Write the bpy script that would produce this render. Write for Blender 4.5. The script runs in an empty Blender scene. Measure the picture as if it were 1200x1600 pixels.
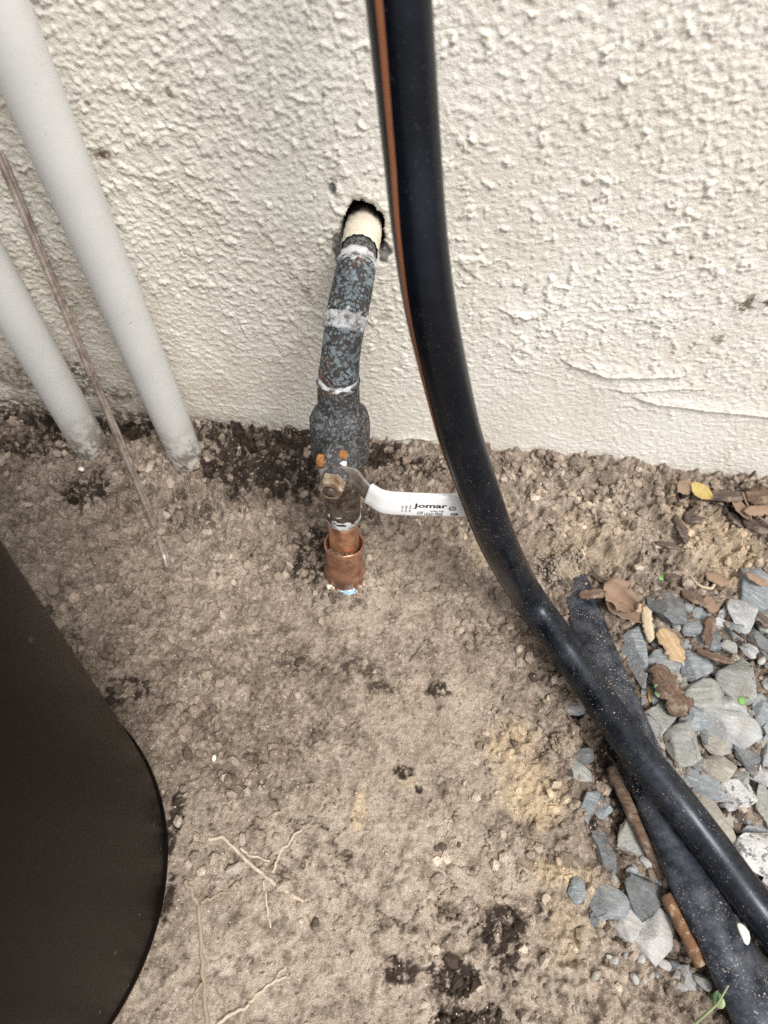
import bpy, bmesh, math, random
import numpy as np
from mathutils import Vector, Matrix

random.seed(7)
RNG = np.random.default_rng(11)
SC = bpy.context.scene
COL = SC.collection

# ------------------------------------------------------------------ camera
FPX = 1110.0                       # focal length in pixels of a 1200 x 1600 frame
CAM = np.array([0.0, -0.447, 0.60])
def _camrot(nadir, yaw):
    d = np.array([(nadir[0]-600)/FPX, (nadir[1]-800)/FPX, 1.0]); d /= np.linalg.norm(d)
    up = -d
    fw = np.array([0, 0, 1.0]); fw = fw - fw.dot(up)*up; fw /= np.linalg.norm(fw)
    rt = np.cross(fw, up)
    if rt[0] < 0: rt = -rt
    c, s = math.cos(yaw), math.sin(yaw)
    return np.array([c*rt+s*fw, -s*rt+c*fw, up])
ROT = _camrot((555, 1480), math.radians(-3))
cd = bpy.data.cameras.new('camera'); cam = bpy.data.objects.new('camera', cd); COL.objects.link(cam)
cd.sensor_fit = 'VERTICAL'; cd.sensor_height = 10.0; cd.sensor_width = 7.5
cd.lens = FPX/1600*10.0
cd.clip_start = 0.01; cd.clip_end = 500
m = Matrix.Identity(4)
for i in range(3):
    m[i][0] = ROT[i, 0]; m[i][1] = -ROT[i, 1]; m[i][2] = -ROT[i, 2]; m[i][3] = CAM[i]
cam.matrix_world = m
cd.dof.use_dof = True; cd.dof.focus_distance = 0.56; cd.dof.aperture_fstop = 1.9
SC.camera = cam

# ------------------------------------------------------------------ sky, sun, exposure (bright overcast)
SUN_EL, SUN_AZ = math.radians(62), math.radians(38)      # azimuth: to the right of straight out from the wall
w = bpy.data.worlds.new('World'); SC.world = w; w.use_nodes = True
nt = w.node_tree; nt.nodes.clear()
sky = nt.nodes.new('ShaderNodeTexSky'); sky.sky_type = 'NISHITA'; sky.sun_disc = False
sky.sun_elevation = SUN_EL; sky.sun_rotation = math.pi - SUN_AZ
sky.air_density = 1.0; sky.dust_density = 5.0; sky.ozone_density = 1.0
hs = nt.nodes.new('ShaderNodeHueSaturation'); hs.inputs['Saturation'].default_value = 0.28
bg = nt.nodes.new('ShaderNodeBackground'); bg.inputs['Strength'].default_value = 0.13
wo = nt.nodes.new('ShaderNodeOutputWorld')
nt.links.new(sky.outputs[0], hs.inputs['Color']); nt.links.new(hs.outputs[0], bg.inputs[0]); nt.links.new(bg.outputs[0], wo.inputs[0])
sl = bpy.data.lights.new('sun', 'SUN'); sun = bpy.data.objects.new('sun', sl); COL.objects.link(sun)
sl.energy = 1.5; sl.angle = math.radians(18); sl.color = (1.0, 0.955, 0.88)
sdir = Vector((math.sin(SUN_AZ)*math.cos(SUN_EL), -math.cos(SUN_AZ)*math.cos(SUN_EL), math.sin(SUN_EL)))
sun.rotation_euler = sdir.to_track_quat('Z', 'Y').to_euler()
SC.view_settings.view_transform = 'Standard'; SC.view_settings.look = 'None'
SC.view_settings.exposure = 0.72; SC.view_settings.gamma = 1.0; SC.view_settings.use_curve_mapping = False
SC.render.engine = 'CYCLES'
try:
    SC.cycles.use_denoising = False; SC.cycles.use_adaptive_sampling = False; SC.cycles.use_light_tree = False; SC.cycles.max_bounces = 6; SC.cycles.denoising_input_passes = 'RGB_ALBEDO_NORMAL'; SC.cycles.denoising_prefilter = 'ACCURATE'
except Exception: pass

# ------------------------------------------------------------------ measuring helpers
def ray(px, py): return ROT @ np.array([(px-600)/FPX, (py-800)/FPX, 1.0])
def atz(px, py, z=0.0):
    r = ray(px, py); return CAM + r*((z-CAM[2])/r[2])
def aty(px, py, y=0.0):
    r = ray(px, py); return CAM + r*((y-CAM[1])/r[1])
def atd(px, py, d): return CAM + ray(px, py)*d
def proj(P):
    q = ROT.T @ (np.asarray(P)-CAM); return 600+FPX*q[0]/q[2], 800+FPX*q[1]/q[2], q[2]
def mpp(P): return proj(P)[2]/FPX      # metres per pixel there

# ------------------------------------------------------------------ noise
_TR = np.random.default_rng(99); _PERM = np.concatenate([_TR.permutation(1024)]*3).astype(np.int32)
_GC = np.cos(np.arange(1024)*(2*np.pi/1024)).astype(np.float32); _GS = np.sin(np.arange(1024)*(2*np.pi/1024)).astype(np.float32)
def gnoise(x, y, s=0):
    x = np.asarray(x, float); y = np.asarray(y, float)
    x0 = np.floor(x); y0 = np.floor(y); fx = (x-x0).astype(np.float32); fy = (y-y0).astype(np.float32)
    ix = (x0.astype(np.int64)+s*131) & 1023; iy = (y0.astype(np.int64)+s*57) & 1023
    u = fx*fx*fx*(fx*(fx*6-15)+10); v = fy*fy*fy*(fy*(fy*6-15)+10)
    p0 = _PERM[ix]; p1 = _PERM[ix+1]
    def g(p, b, a):
        h = _PERM[p+iy+b]; return _GC[h]*(fx-a)+_GS[h]*(fy-b)
    a, b, c, d = g(p0, 0, 0), g(p1, 0, 1), g(p0, 1, 0), g(p1, 1, 1)
    ab = a+(b-a)*u; return 1.5*(ab+((c+(d-c)*u)-ab)*v)
def fbm(x, y, s=0, o=4, g=0.5):
    r = 0; a = 1; t = 0
    for i in range(o):
        r = r+a*gnoise(x*2**i, y*2**i, s+i*17); t += a; a *= g
    return r/t
def sstep(a, b, x):
    t = np.clip((x-a)/(b-a), 0, 1); return t*t*(3-2*t)

# ------------------------------------------------------------------ object helpers
def tag(o, label=None, cat=None, group=None, kind=None):
    if label: o['label'] = label
    if cat: o['category'] = cat
    if group: o['group'] = group
    if kind: o['kind'] = kind
    return o
def link(name, me, mat=None, parent=None):
    o = bpy.data.objects.new(name, me); COL.objects.link(o)
    if mat and not me.materials: me.materials.append(mat)
    if parent: o.parent = parent
    return o
def mesh(name, V, F, smooth=True):
    me = bpy.data.meshes.new(name); me.from_pydata([tuple(map(float, v)) for v in V], [], F); me.update()
    if smooth: me.polygons.foreach_set('use_smooth', [True]*len(me.polygons))
    return me
def empty(name, loc=(0, 0, 0)):
    o = bpy.data.objects.new(name, None); COL.objects.link(o); o.empty_display_size = 0.02
    o.location = loc; return o
def part(name, me, mat, parent):
    """a mesh in world coordinates, hung under an Empty that is only translated (or under one of its parts)"""
    o = link(name, me, mat, parent)
    p = parent; off = Vector((0, 0, 0))
    while p: off += p.location; p = p.parent
    o.location = -off
    return o
def cattr(me, name, vals):
    a = me.attributes.new(name, 'FLOAT_COLOR', 'POINT'); v = np.ones((len(me.vertices), 4), np.float32); v[:, :3] = np.asarray(vals, np.float32).reshape(-1, 3); a.data.foreach_set('color', v.ravel())
def fattr(me, name, vals):
    a = me.attributes.new(name, 'FLOAT', 'POINT'); a.data.foreach_set('value', np.asarray(vals, np.float32).ravel())
def grid_mesh(name, X, Y, Z, keep=None, flip=False):
    ny, nx = X.shape
    co = np.stack([X, Y, Z], -1).reshape(-1, 3).astype(np.float32)
    i = np.arange(ny*nx).reshape(ny, nx)
    q = np.stack([i[:-1, :-1], i[:-1, 1:], i[1:, 1:], i[1:, :-1]], -1)
    if flip: q = q[..., ::-1]
    q = q.reshape(-1, 4)
    if keep is not None: q = q[keep.reshape(-1)]
    me = bpy.data.meshes.new(name)
    me.vertices.add(len(co)); me.vertices.foreach_set('co', co.ravel())
    n = len(q); me.loops.add(4*n); me.loops.foreach_set('vertex_index', q.astype(np.int32).ravel())
    me.polygons.add(n); me.polygons.foreach_set('loop_start', np.arange(0, 4*n, 4, dtype=np.int32))
    me.polygons.foreach_set('use_smooth', np.ones(n, bool))
    me.update(calc_edges=True); me.validate()
    return me
def lines(lo, hi, step, far):
    a = np.arange(lo, hi+step/2, step); s = step; L = [a[0]]; Rr = [a[-1]]
    while L[-1] > -far: s *= 1.5; L.append(L[-1]-s)
    s = step
    while Rr[-1] < far: s *= 1.5; Rr.append(Rr[-1]+s)
    return np.concatenate([np.array(L[1:])[::-1], a, np.array(Rr[1:])])
def catmull(P, n):
    P = [np.asarray(p, float) for p in P]; P = [2*P[0]-P[1]]+P+[2*P[-1]-P[-2]]
    out = []
    for i in range(1, len(P)-2):
        a, b, c, d = P[i-1:i+3]
        for k in range(n):
            t = k/n
            out.append(0.5*((2*b)+(-a+c)*t+(2*a-5*b+4*c-d)*t*t+(-a+3*b-3*c+d)*t**3))
    out.append(P[-2]); return np.array(out)
def frames(P):
    T = np.gradient(P, axis=0); T /= np.linalg.norm(T, axis=1)[:, None]
    n = np.cross(T[0], [0.3, 0.2, 1.0]); n /= np.linalg.norm(n); N = [n]
    for i in range(1, len(P)):
        n = N[-1]-T[i]*np.dot(N[-1], T[i]); n /= np.linalg.norm(n); N.append(n)
    N = np.array(N); return T, N, np.cross(T, N)
def tube(name, P, R, segs=32, caps=True, wob=0.0, seed=0, squash=None):
    P = np.asarray(P, float); R = np.broadcast_to(np.asarray(R, float), (len(P),))
    T, N, B = frames(P); V = []; F = []
    for i in range(len(P)):
        for k in range(segs):
            a = 2*math.pi*k/segs; r = R[i]
            if squash: r *= 1+squash*float(gnoise(np.array(i*1.3+seed*2.3), np.array(k*19.0/segs+seed), seed+3))
            if wob: r *= 1+wob*float(gnoise(np.array(i*0.37+seed*3.1), np.array(k*5.0/segs+seed), seed))
            V.append(P[i]+r*(math.cos(a)*N[i]+math.sin(a)*B[i]))
    for i in range(len(P)-1):
        for k in range(segs):
            k2 = (k+1) % segs
            F.append((i*segs+k, i*segs+k2, (i+1)*segs+k2, (i+1)*segs+k))
    if caps:
        F.append(tuple(range(segs))[::-1]); F.append(tuple((len(P)-1)*segs+k for k in range(segs)))
    return mesh(name, V, F)
def lathe(name, O, A, prof, segs=40, wob=0.0, seed=0, fine=0.0):
    """prof: list of (t, r) along axis A from O"""
    O = np.asarray(O, float); A = np.asarray(A, float)/np.linalg.norm(A)
    n = np.cross(A, [0.2, 1, 0.1]); n /= np.linalg.norm(n); b = np.cross(A, n); V = []; F = []
    for i, (t, r) in enumerate(prof):
        for k in range(segs):
            a = 2*math.pi*k/segs; rr = r*(1+wob*float(gnoise(np.array(k*6.0/segs+seed), np.array(t*120.0), seed))+(fine*float(gnoise(np.array(k*19.0/segs+seed), np.array(t*700.0), seed+5)) if fine else 0))
            V.append(O+A*t+rr*(math.cos(a)*n+math.sin(a)*b))
    for i in range(len(prof)-1):
        for k in range(segs):
            k2 = (k+1) % segs; F.append((i*segs+k, i*segs+k2, (i+1)*segs+k2, (i+1)*segs+k))
    F.append(tuple(range(segs))[::-1]); F.append(tuple((len(prof)-1)*segs+k for k in range(segs)))
    return mesh(name, V, F)

# ------------------------------------------------------------------ material helpers
class NT:
    def __init__(s, name):
        s.m = bpy.data.materials.new(name); s.m.use_nodes = True; s.t = s.m.node_tree; s.b = s.t.nodes['Principled BSDF']
        s.tc = s.t.nodes.new('ShaderNodeTexCoord')
    def n(s, ty, **kw):
        x = s.t.nodes.new(ty)
        for k, v in kw.items(): setattr(x, k, v)
        return x
    def l(s, a, b): s.t.links.new(a, b)
    def noise(s, scale, detail=4, rough=0.55, dist=0.0, vec=None):
        x = s.n('ShaderNodeTexNoise'); x.inputs['Scale'].default_value = scale; x.inputs['Detail'].default_value = detail
        x.inputs['Roughness'].default_value = rough; x.inputs['Distortion'].default_value = dist
        s.l(vec or s.tc.outputs['Object'], x.inputs['Vector']); return x.outputs[0]
    def vor(s, scale, feature='F1', vec=None, rnd=1.0):
        x = s.n('ShaderNodeTexVoronoi', feature=feature); x.inputs['Scale'].default_value = scale
        x.inputs['Randomness'].default_value = rnd
        s.l(vec or s.tc.outputs['Object'], x.inputs['Vector']); return x
    def ramp(s, fac, stops, interp='LINEAR'):
        x = s.n('ShaderNodeValToRGB'); cr = x.color_ramp; cr.interpolation = interp
        while len(cr.elements) < len(stops): cr.elements.new(0.5)
        for e, (p, c) in zip(cr.elements, stops):
            e.position = p; e.color = c if len(c) == 4 else (*c, 1)
        s.l(fac, x.inputs[0]); return x.outputs[0]
    def step(s, fac, a, b): return s.ramp(fac, [(a, (0, 0, 0)), (b, (1, 1, 1))])
    def mix(s, fac, a, b, mode='MIX'):
        x = s.n('ShaderNodeMixRGB', blend_type=mode)
        for i, v in ((0, fac), (1, a), (2, b)):
            if isinstance(v, (int, float)): x.inputs[i].default_value = v if i == 0 else (v, v, v, 1)
            elif isinstance(v, tuple): x.inputs[i].default_value = (*v, 1)
            else: s.l(v, x.inputs[i])
        return x.outputs[0]
    def math(s, op, a, b=0.0):
        x = s.n('ShaderNodeMath', operation=op)
        for i, v in enumerate((a, b)):
            if isinstance(v, (int, float)): x.inputs[i].default_value = v
            else: s.l(v, x.inputs[i])
        return x.outputs[0]
    def attr(s, name):
        x = s.n('ShaderNodeAttribute', attribute_name=name); return x.outputs['Fac']
    def attrc(s, name):
        x = s.n('ShaderNodeAttribute', attribute_name=name); return x.outputs['Color']
    def objrand(s):
        return s.n('ShaderNodeObjectInfo').outputs['Random']
    def bump(s, h, strength=0.3, dist=0.001):
        x = s.n('ShaderNodeBump'); x.inputs['Strength'].default_value = strength; x.inputs['Distance'].default_value = dist
        s.l(h, x.inputs['Height']); s.l(x.outputs[0], s.b.inputs['Normal'])
    def out(s, col, rough=0.6, metal=0.0, spec=0.5):
        for k, v in (('Base Color', col), ('Roughness', rough), ('Metallic', metal), ('Specular IOR Level', spec)):
            i = s.b.inputs[k]
            if isinstance(v, (int, float)): i.default_value = v
            elif isinstance(v, tuple): i.default_value = (*v, 1)
            else: s.l(v, i)
        return s.m

# ---- stucco
t = NT('stucco')
g1 = t.noise(700, 3, 0.6)
col = t.mix(1.0, t.attrc('tone'), t.ramp(g1, [(0.3, (0.90, 0.90, 0.89)), (0.7, (1.07, 1.07, 1.07))]), 'MULTIPLY')
t.bump(g1, 0.5, 0.0012)
M_STUCCO = t.out(col, 0.85, 0, 0.25)
# ---- cement inside the hole
t = NT('broken_cement'); c = t.mix(t.noise(200, 5), (0.12, 0.11, 0.10), (0.32, 0.30, 0.27)); t.bump(t.noise(400, 4), 0.8, 0.003)
M_CEM = t.out(c, 0.95)
# ---- soil
def soilmat(name, bs):
    t = NT(name); n3 = t.noise(900, 4, 0.7)
    c = t.mix(1.0, t.attrc('tone'), t.ramp(n3, [(0.28, (0.50, 0.49, 0.48)), (0.5, (1, 1, 1)), (0.72, (1.48, 1.47, 1.46))]), 'MULTIPLY')
    v = t.vor(520); gr = t.math('LESS_THAN', v.outputs['Distance'], 0.30)
    rc = t.n('ShaderNodeSeparateColor'); t.l(v.outputs['Color'], rc.inputs[0])
    c = t.mix(t.math('MULTIPLY', gr, t.math('GREATER_THAN', rc.outputs[0], 0.965)), c, (0.60, 0.55, 0.48))
    t.bump(n3, bs, 0.0024)
    return t.out(c, 0.97, 0, 0.08)
M_SOIL = soilmat('soil', 0.85)
M_CLOD = soilmat('clod_soil', 0.85)
# ---- white pvc
t = NT('white_pvc'); big = t.noise(18, 4)
c = t.mix(t.step(big, 0.3, 0.7), (0.58, 0.583, 0.570), (0.642, 0.645, 0.632))
low = t.attr('low')
sm = t.math('MULTIPLY', low, t.step(t.noise(90, 6, 0.75), 0.45, 0.54))
c = t.mix(t.math('MULTIPLY', low, 0.45), c, (0.40, 0.335, 0.265))
c = t.mix(sm, c, (0.12, 0.088, 0.064))
sp = t.step(t.noise(420, 3, 0.6), 0.70, 0.76); c = t.mix(t.math('MULTIPLY', sp, 0.7), c, (0.2, 0.18, 0.16))
sc2 = t.math('MULTIPLY', t.step(t.noise(60, 6, 0.8, 1.5), 0.66, 0.7), 0.8); c = t.mix(sc2, c, (0.2, 0.19, 0.18))
t.bump(t.noise(200, 3), 0.08, 0.001); M_PVC = t.out(c, 0.42, 0, 0.4)
# ---- black poly pipe
def poly(name, base, dust_amt, specks):
    t = NT(name); n = t.noise(22, 5, 0.6)
    c = t.mix(t.step(n, 0.35, 0.75), base, tuple(min(1, x*1.35) for x in base))
    dust = t.math('MULTIPLY', t.attr('dust'), t.step(t.noise(60, 6, 0.75), 0.40, 0.66))
    c = t.mix(t.math('MULTIPLY', dust, dust_amt), c, (0.24, 0.25, 0.28))
    s1 = t.math('MULTIPLY', t.attr('dust'), t.step(t.noise(700, 3, 0.6), 0.64-specks, 0.68-specks))
    s1 = t.math('MULTIPLY', s1, t.step(t.noise(40, 4, 0.7), 0.42, 0.6))
    c = t.mix(s1, c, (0.45, 0.38, 0.30))
    sc = t.step(t.noise(80, 8, 0.85, 2.0), 0.69, 0.73); c = t.mix(t.math('MULTIPLY', sc, 0.35), c, (0.30, 0.32, 0.35))
    c = t.mix(t.math('MULTIPLY', t.attr('scuff'), t.step(t.noise(170, 6, 0.8, 0.8), 0.40, 0.62)), c, (0.15, 0.17, 0.21))
    rg = t.n('ShaderNodeMapRange'); t.l(n, rg.inputs[0]); rg.inputs[3].default_value = 0.20; rg.inputs[4].default_value = 0.38
    t.bump(t.noise(150, 4), 0.12, 0.001)
    t.b.inputs['Specular Tint'].default_value = (0.78, 0.88, 1.0, 1)
    return t.out(c, rg.outputs[0], 0, 0.30)
M_HOSE = poly('black_poly', (0.0020, 0.0028, 0.0052), 0.07, 0.0)
M_HOSE2 = poly('dusty_black_poly', (0.0075, 0.0098, 0.0155), 0.26, 0.03)
t = NT('orange_stripe'); c = t.mix(t.noise(60, 4), (0.25, 0.092, 0.043), (0.34, 0.135, 0.066)); M_STRIPE = t.out(c, 0.5)
# ---- black bin plastic
t = NT('black_bin_plastic'); n = t.noise(5, 3)
c = t.mix(n, (0.0050, 0.0038, 0.0031), (0.0070, 0.0053, 0.0043))
v = t.vor(95); rc = t.n('ShaderNodeSeparateColor'); t.l(v.outputs['Color'], rc.inputs[0])
s1 = t.math('MULTIPLY', t.math('LESS_THAN', v.outputs['Distance'], t.math('MULTIPLY', rc.outputs[1], 0.10)), t.math('GREATER_THAN', rc.outputs[0], 0.72))
c = t.mix(t.math('MULTIPLY', s1, 0.8), c, (0.35, 0.31, 0.27))
mp = t.n('ShaderNodeMapping'); mp.inputs['Scale'].default_value = (1, 1, 0.05); mp.inputs['Rotation'].default_value = (0.15, 0.2, 0.1)
t.l(t.tc.outputs['Object'], mp.inputs[0])
low = t.attr('low')
sc = t.math('MULTIPLY', low, t.step(t.noise(230, 5, 0.8, 0.6, mp.outputs[0]), 0.64, 0.69)); c = t.mix(t.math('MULTIPLY', sc, 0.35), c, (0.36, 0.33, 0.30)); M_BIN = t.out(c, 0.36, 0, 0.03)
# ---- copper family
t = NT('bright_copper'); n = t.noise(160, 5, 0.7)
c = t.mix(t.step(n, 0.35, 0.7), (0.46, 0.235, 0.135), (0.80, 0.48, 0.31))
c = t.mix(t.math('MULTIPLY', t.step(t.noise(45, 4), 0.5, 0.7), 0.5), c, (0.25, 0.12, 0.07))
t.bump(t.noise(500, 3), 0.15, 0.0006); M_COPPER = t.out(c, 0.36, 0.85)
t = NT('dull_copper'); n = t.noise(120, 5, 0.7)
c = t.mix(t.step(n, 0.35, 0.7), (0.22, 0.105, 0.062), (0.58, 0.32, 0.21))
c = t.mix(t.step(t.noise(210, 5, 0.7), 0.60, 0.67), c, (0.5, 0.44, 0.38))
t.bump(t.noise(500, 3), 0.3, 0.0006); c = t.mix(t.math('MULTIPLY', t.step(t.noise(60, 4), 0.5, 0.65), 0.6), c, (0.09, 0.05, 0.032)); M_COPPER2 = t.out(c, 0.28, 0.65)
def patina(name, blue, dens, brown, bramt=1.0):
    t = NT(name)
    n = t.noise(34, 4, 0.6); n2 = t.noise(240, 4, 0.7)
    wv = t.n('ShaderNodeVectorMath', operation='ADD')
    nn = t.n('ShaderNodeTexNoise'); nn.inputs['Scale'].default_value = 220; t.l(t.tc.outputs['Object'], nn.inputs['Vector'])
    sc = t.n('ShaderNodeVectorMath', operation='SCALE'); sc.inputs['Scale'].default_value = 0.0035
    t.l(nn.outputs['Color'], sc.inputs[0]); t.l(t.tc.outputs['Object'], wv.inputs[0]); t.l(sc.outputs[0], wv.inputs[1])
    lo = tuple(x*0.30 for x in blue); md = tuple(x*0.55 for x in blue)
    dk = t.mix(t.step(n2, 0.3, 0.7), (0.022, 0.022, 0.024), (0.068, 0.066, 0.065))
    dk = t.mix(t.math('MULTIPLY', t.step(n, 0.56, 0.64), bramt), dk, t.mix(n2, brown, tuple(x*2.4 for x in brown)))
    c = dk; h = None
    patch = t.step(t.noise(30, 3, 0.6), 0.26, 0.42)
    for s, thr, amt in ((420, 0.66, 0.84), (250, 0.58, dens), (150, 0.48, dens*0.6)):
        v = t.vor(s, vec=wv.outputs[0]); rc = t.n('ShaderNodeSeparateColor'); t.l(v.outputs['Color'], rc.inputs[0])
        rad = t.math('ADD', t.math('MULTIPLY', rc.outputs[1], thr*0.6), thr*0.40)
        inside = t.math('SUBTRACT', rad, v.outputs['Distance'])
        disc = t.math('MULTIPLY', t.step(inside, 0.0, 0.10), t.math('LESS_THAN', rc.outputs[0], amt))
        disc = t.math('MULTIPLY', disc, patch)
        cellc = t.ramp(rc.outputs[2], [(0.0, lo), (0.45, md), (0.85, tuple(x*0.70 for x in blue)), (1.0, tuple(x*0.92 for x in blue))])
        cellc = t.mix(t.step(inside, 0.10, 0.30), t.mix(0.5, cellc, blue), cellc)
        c = t.mix(t.math('MULTIPLY', disc, 0.92), c, t.mix(t.math('MULTIPLY', n2, 0.5), cellc, dk))
        h = disc if h is None else t.math('MAXIMUM', h, disc)
    t.bump(t.math('ADD', h, n2), 0.4, 0.0008)
    return t.out(c, 0.68, 0.0, 0.35)
M_PAT = patina('blue_patina', (0.33, 0.415, 0.455), 0.72, (0.065, 0.032, 0.020), 1.0)
M_PAT2 = patina('grey_patina', (0.25, 0.27, 0.28), 0.30, (0.055, 0.038, 0.026))
t = NT('white_oxide'); n = t.noise(150, 5, 0.75)
c = t.mix(t.step(n, 0.40, 0.55), (0.17, 0.155, 0.145), (0.58, 0.59, 0.61)); t.bump(n, 0.5, 0.0015); M_OX = t.out(c, 0.85)
t = NT('cream_paint'); n = t.noise(90, 5, 0.7)
c = t.mix(t.step(n, 0.35, 0.7), (0.60, 0.54, 0.42), (0.74, 0.69, 0.58))
c = t.mix(t.step(t.attr('hole_shade'), 0.3, 0.9), c, (0.10, 0.095, 0.09))  # shade inside the hole, painted dark onto the cream sleeve
t.bump(t.noise(220, 4), 0.4, 0.001); M_CREAM = t.out(c, 0.7)
t = NT('dark_bronze'); n = t.noise(110, 5, 0.7)
c = t.mix(t.step(n, 0.4, 0.65), (0.048, 0.030, 0.018), (0.15, 0.125, 0.10)); c = t.mix(t.step(t.noise(70, 6, 0.75), 0.58, 0.64), c, (0.34, 0.31, 0.28))
t.bump(t.noise(350, 4), 0.4, 0.0008); M_BRONZE = t.out(c, 0.5, 0.35)
t = NT('dull_brass'); n = t.noise(130, 5, 0.7)
c = t.mix(t.step(n, 0.35, 0.7), (0.15, 0.080, 0.036), (0.44, 0.38, 0.29)); t.bump(t.noise(350, 4), 0.35, 0.0008); M_BRASS = t.out(c, 0.45, 0.4)
t = NT('steel_lever'); n = t.noise(110, 5, 0.7)
c = t.mix(t.step(n, 0.35, 0.7), (0.10, 0.09, 0.08), (0.27, 0.25, 0.225)); c = t.mix(t.step(t.noise(140, 5, 0.7), 0.57, 0.66), c, (0.30, 0.13, 0.035))
t.bump(t.noise(350, 4), 0.35, 0.0008); M_STEEL = t.out(c, 0.55, 0.3)
t = NT('rust'); n = t.noise(260, 5, 0.7)
c = t.mix(t.step(n, 0.3, 0.7), (0.13, 0.045, 0.014), (0.44, 0.20, 0.055)); t.bump(n, 0.6, 0.001); M_RUST = t.out(c, 0.85)
t = NT('rusted_rod'); n = t.noise(90, 5, 0.7)
c = t.mix(t.step(n, 0.3, 0.7), (0.085, 0.050, 0.032), (0.24, 0.115, 0.050)); c = t.mix(t.step(t.noise(180, 5, 0.7), 0.55, 0.66), c, (0.33, 0.27, 0.2))
t.bump(n, 0.7, 0.002); M_ROD = t.out(c, 0.9)
t = NT('white_vinyl'); n = t.noise(45, 4)
c = t.mix(t.step(n, 0.3, 0.75), (0.70, 0.71, 0.71), (0.78, 0.785, 0.79)); c = t.mix(t.math('MULTIPLY', t.step(t.noise(110, 5, 0.7), 0.60, 0.72), 0.6), c, (0.50, 0.45, 0.36))
M_VINYL = t.out(c, 0.35)
t = NT('black_ink'); M_INK = t.out((0.02, 0.02, 0.022), 0.6)
t = NT('blue_tape'); c = t.mix(t.step(t.noise(300, 4), 0.42, 0.55), (0.62, 0.66, 0.70), (0.16, 0.37, 0.55)); M_BLUE = t.out(c, 0.6)
t = NT('old_copper_wire'); n = t.noise(90, 5, 0.7)
c = t.mix(t.step(n, 0.35, 0.65), (0.17, 0.13, 0.10), (0.46, 0.40, 0.35)); t.bump(n, 0.3, 0.001); M_WIRE = t.out(c, 0.42, 0.45)
# ---- organic bits
t = NT('dry_leaf'); r = t.objrand(); n = t.noise(60, 5, 0.65)
c = t.ramp(r, [(0, (0.12, 0.07, 0.045)), (0.5, (0.20, 0.125, 0.08)), (1, (0.15, 0.085, 0.06))]); c = t.mix(t.math('MULTIPLY', n, 0.7), c, (0.32, 0.235, 0.165))
t.bump(t.noise(250, 4), 0.5, 0.001); M_LEAF = t.out(c, 0.75)
t = NT('yellow_leaf'); n = t.noise(80, 4); c = t.mix(t.step(n, 0.35, 0.7), (0.42, 0.34, 0.09), (0.38, 0.25, 0.10)); M_YLEAF = t.out(c, 0.6)
def wood(name, a, b):
    t = NT(name); mp = t.n('ShaderNodeMapping'); mp.inputs['Scale'].default_value = (0.12, 1, 1); t.l(t.tc.outputs['Object'], mp.inputs[0])
    n = t.noise(420, 4, 0.7, 0.3, mp.outputs[0]); c = t.mix(t.step(n, 0.35, 0.65), a, b)
    c = t.mix(t.math('MULTIPLY', t.step(t.noise(90, 5, 0.7), 0.52, 0.68), 0.6), c, (0.34, 0.28, 0.22))
    t.bump(n, 0.8, 0.0015); return t.out(c, 0.9)
M_BARK = wood('bark', (0.055, 0.032, 0.022), (0.17, 0.11, 0.075))
M_BARKD = wood('dark_bark', (0.04, 0.027, 0.022), (0.125, 0.09, 0.07))
M_CHIP = wood('fresh_wood', (0.30, 0.20, 0.105), (0.47, 0.345, 0.21))
M_CHIPP = wood('pale_wood', (0.36, 0.28, 0.18), (0.52, 0.43, 0.31))
t = NT('pale_root'); c = t.mix(t.noise(200, 5), (0.36, 0.29, 0.225), (0.54, 0.45, 0.36)); t.bump(t.noise(400, 3), 0.4, 0.001); M_ROOT = t.out(c, 0.9)
t = NT('dusty_root'); c = t.mix(t.noise(200, 5), (0.23, 0.178, 0.13), (0.34, 0.27, 0.205)); t.bump(t.noise(400, 3), 0.4, 0.001); M_ROOTD = t.out(c, 0.95)
t = NT('seedling_green'); c = t.mix(t.noise(200, 3), (0.10, 0.23, 0.05), (0.17, 0.33, 0.08)); M_GREEN = t.out(c, 0.55)
t = NT('dull_green'); c = t.mix(t.noise(200, 3), (0.085, 0.17, 0.075), (0.13, 0.22, 0.10)); M_GREEN2 = t.out(c, 0.55)
t = NT('weed_stem'); c = t.mix(t.noise(120, 3), (0.32, 0.35, 0.20), (0.27, 0.34, 0.16)); M_WEED = t.out(c, 0.6)
t = NT('shell_white'); c = t.mix(t.noise(150, 4), (0.62, 0.60, 0.50), (0.75, 0.74, 0.66)); M_SHELL = t.out(c, 0.45)
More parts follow.
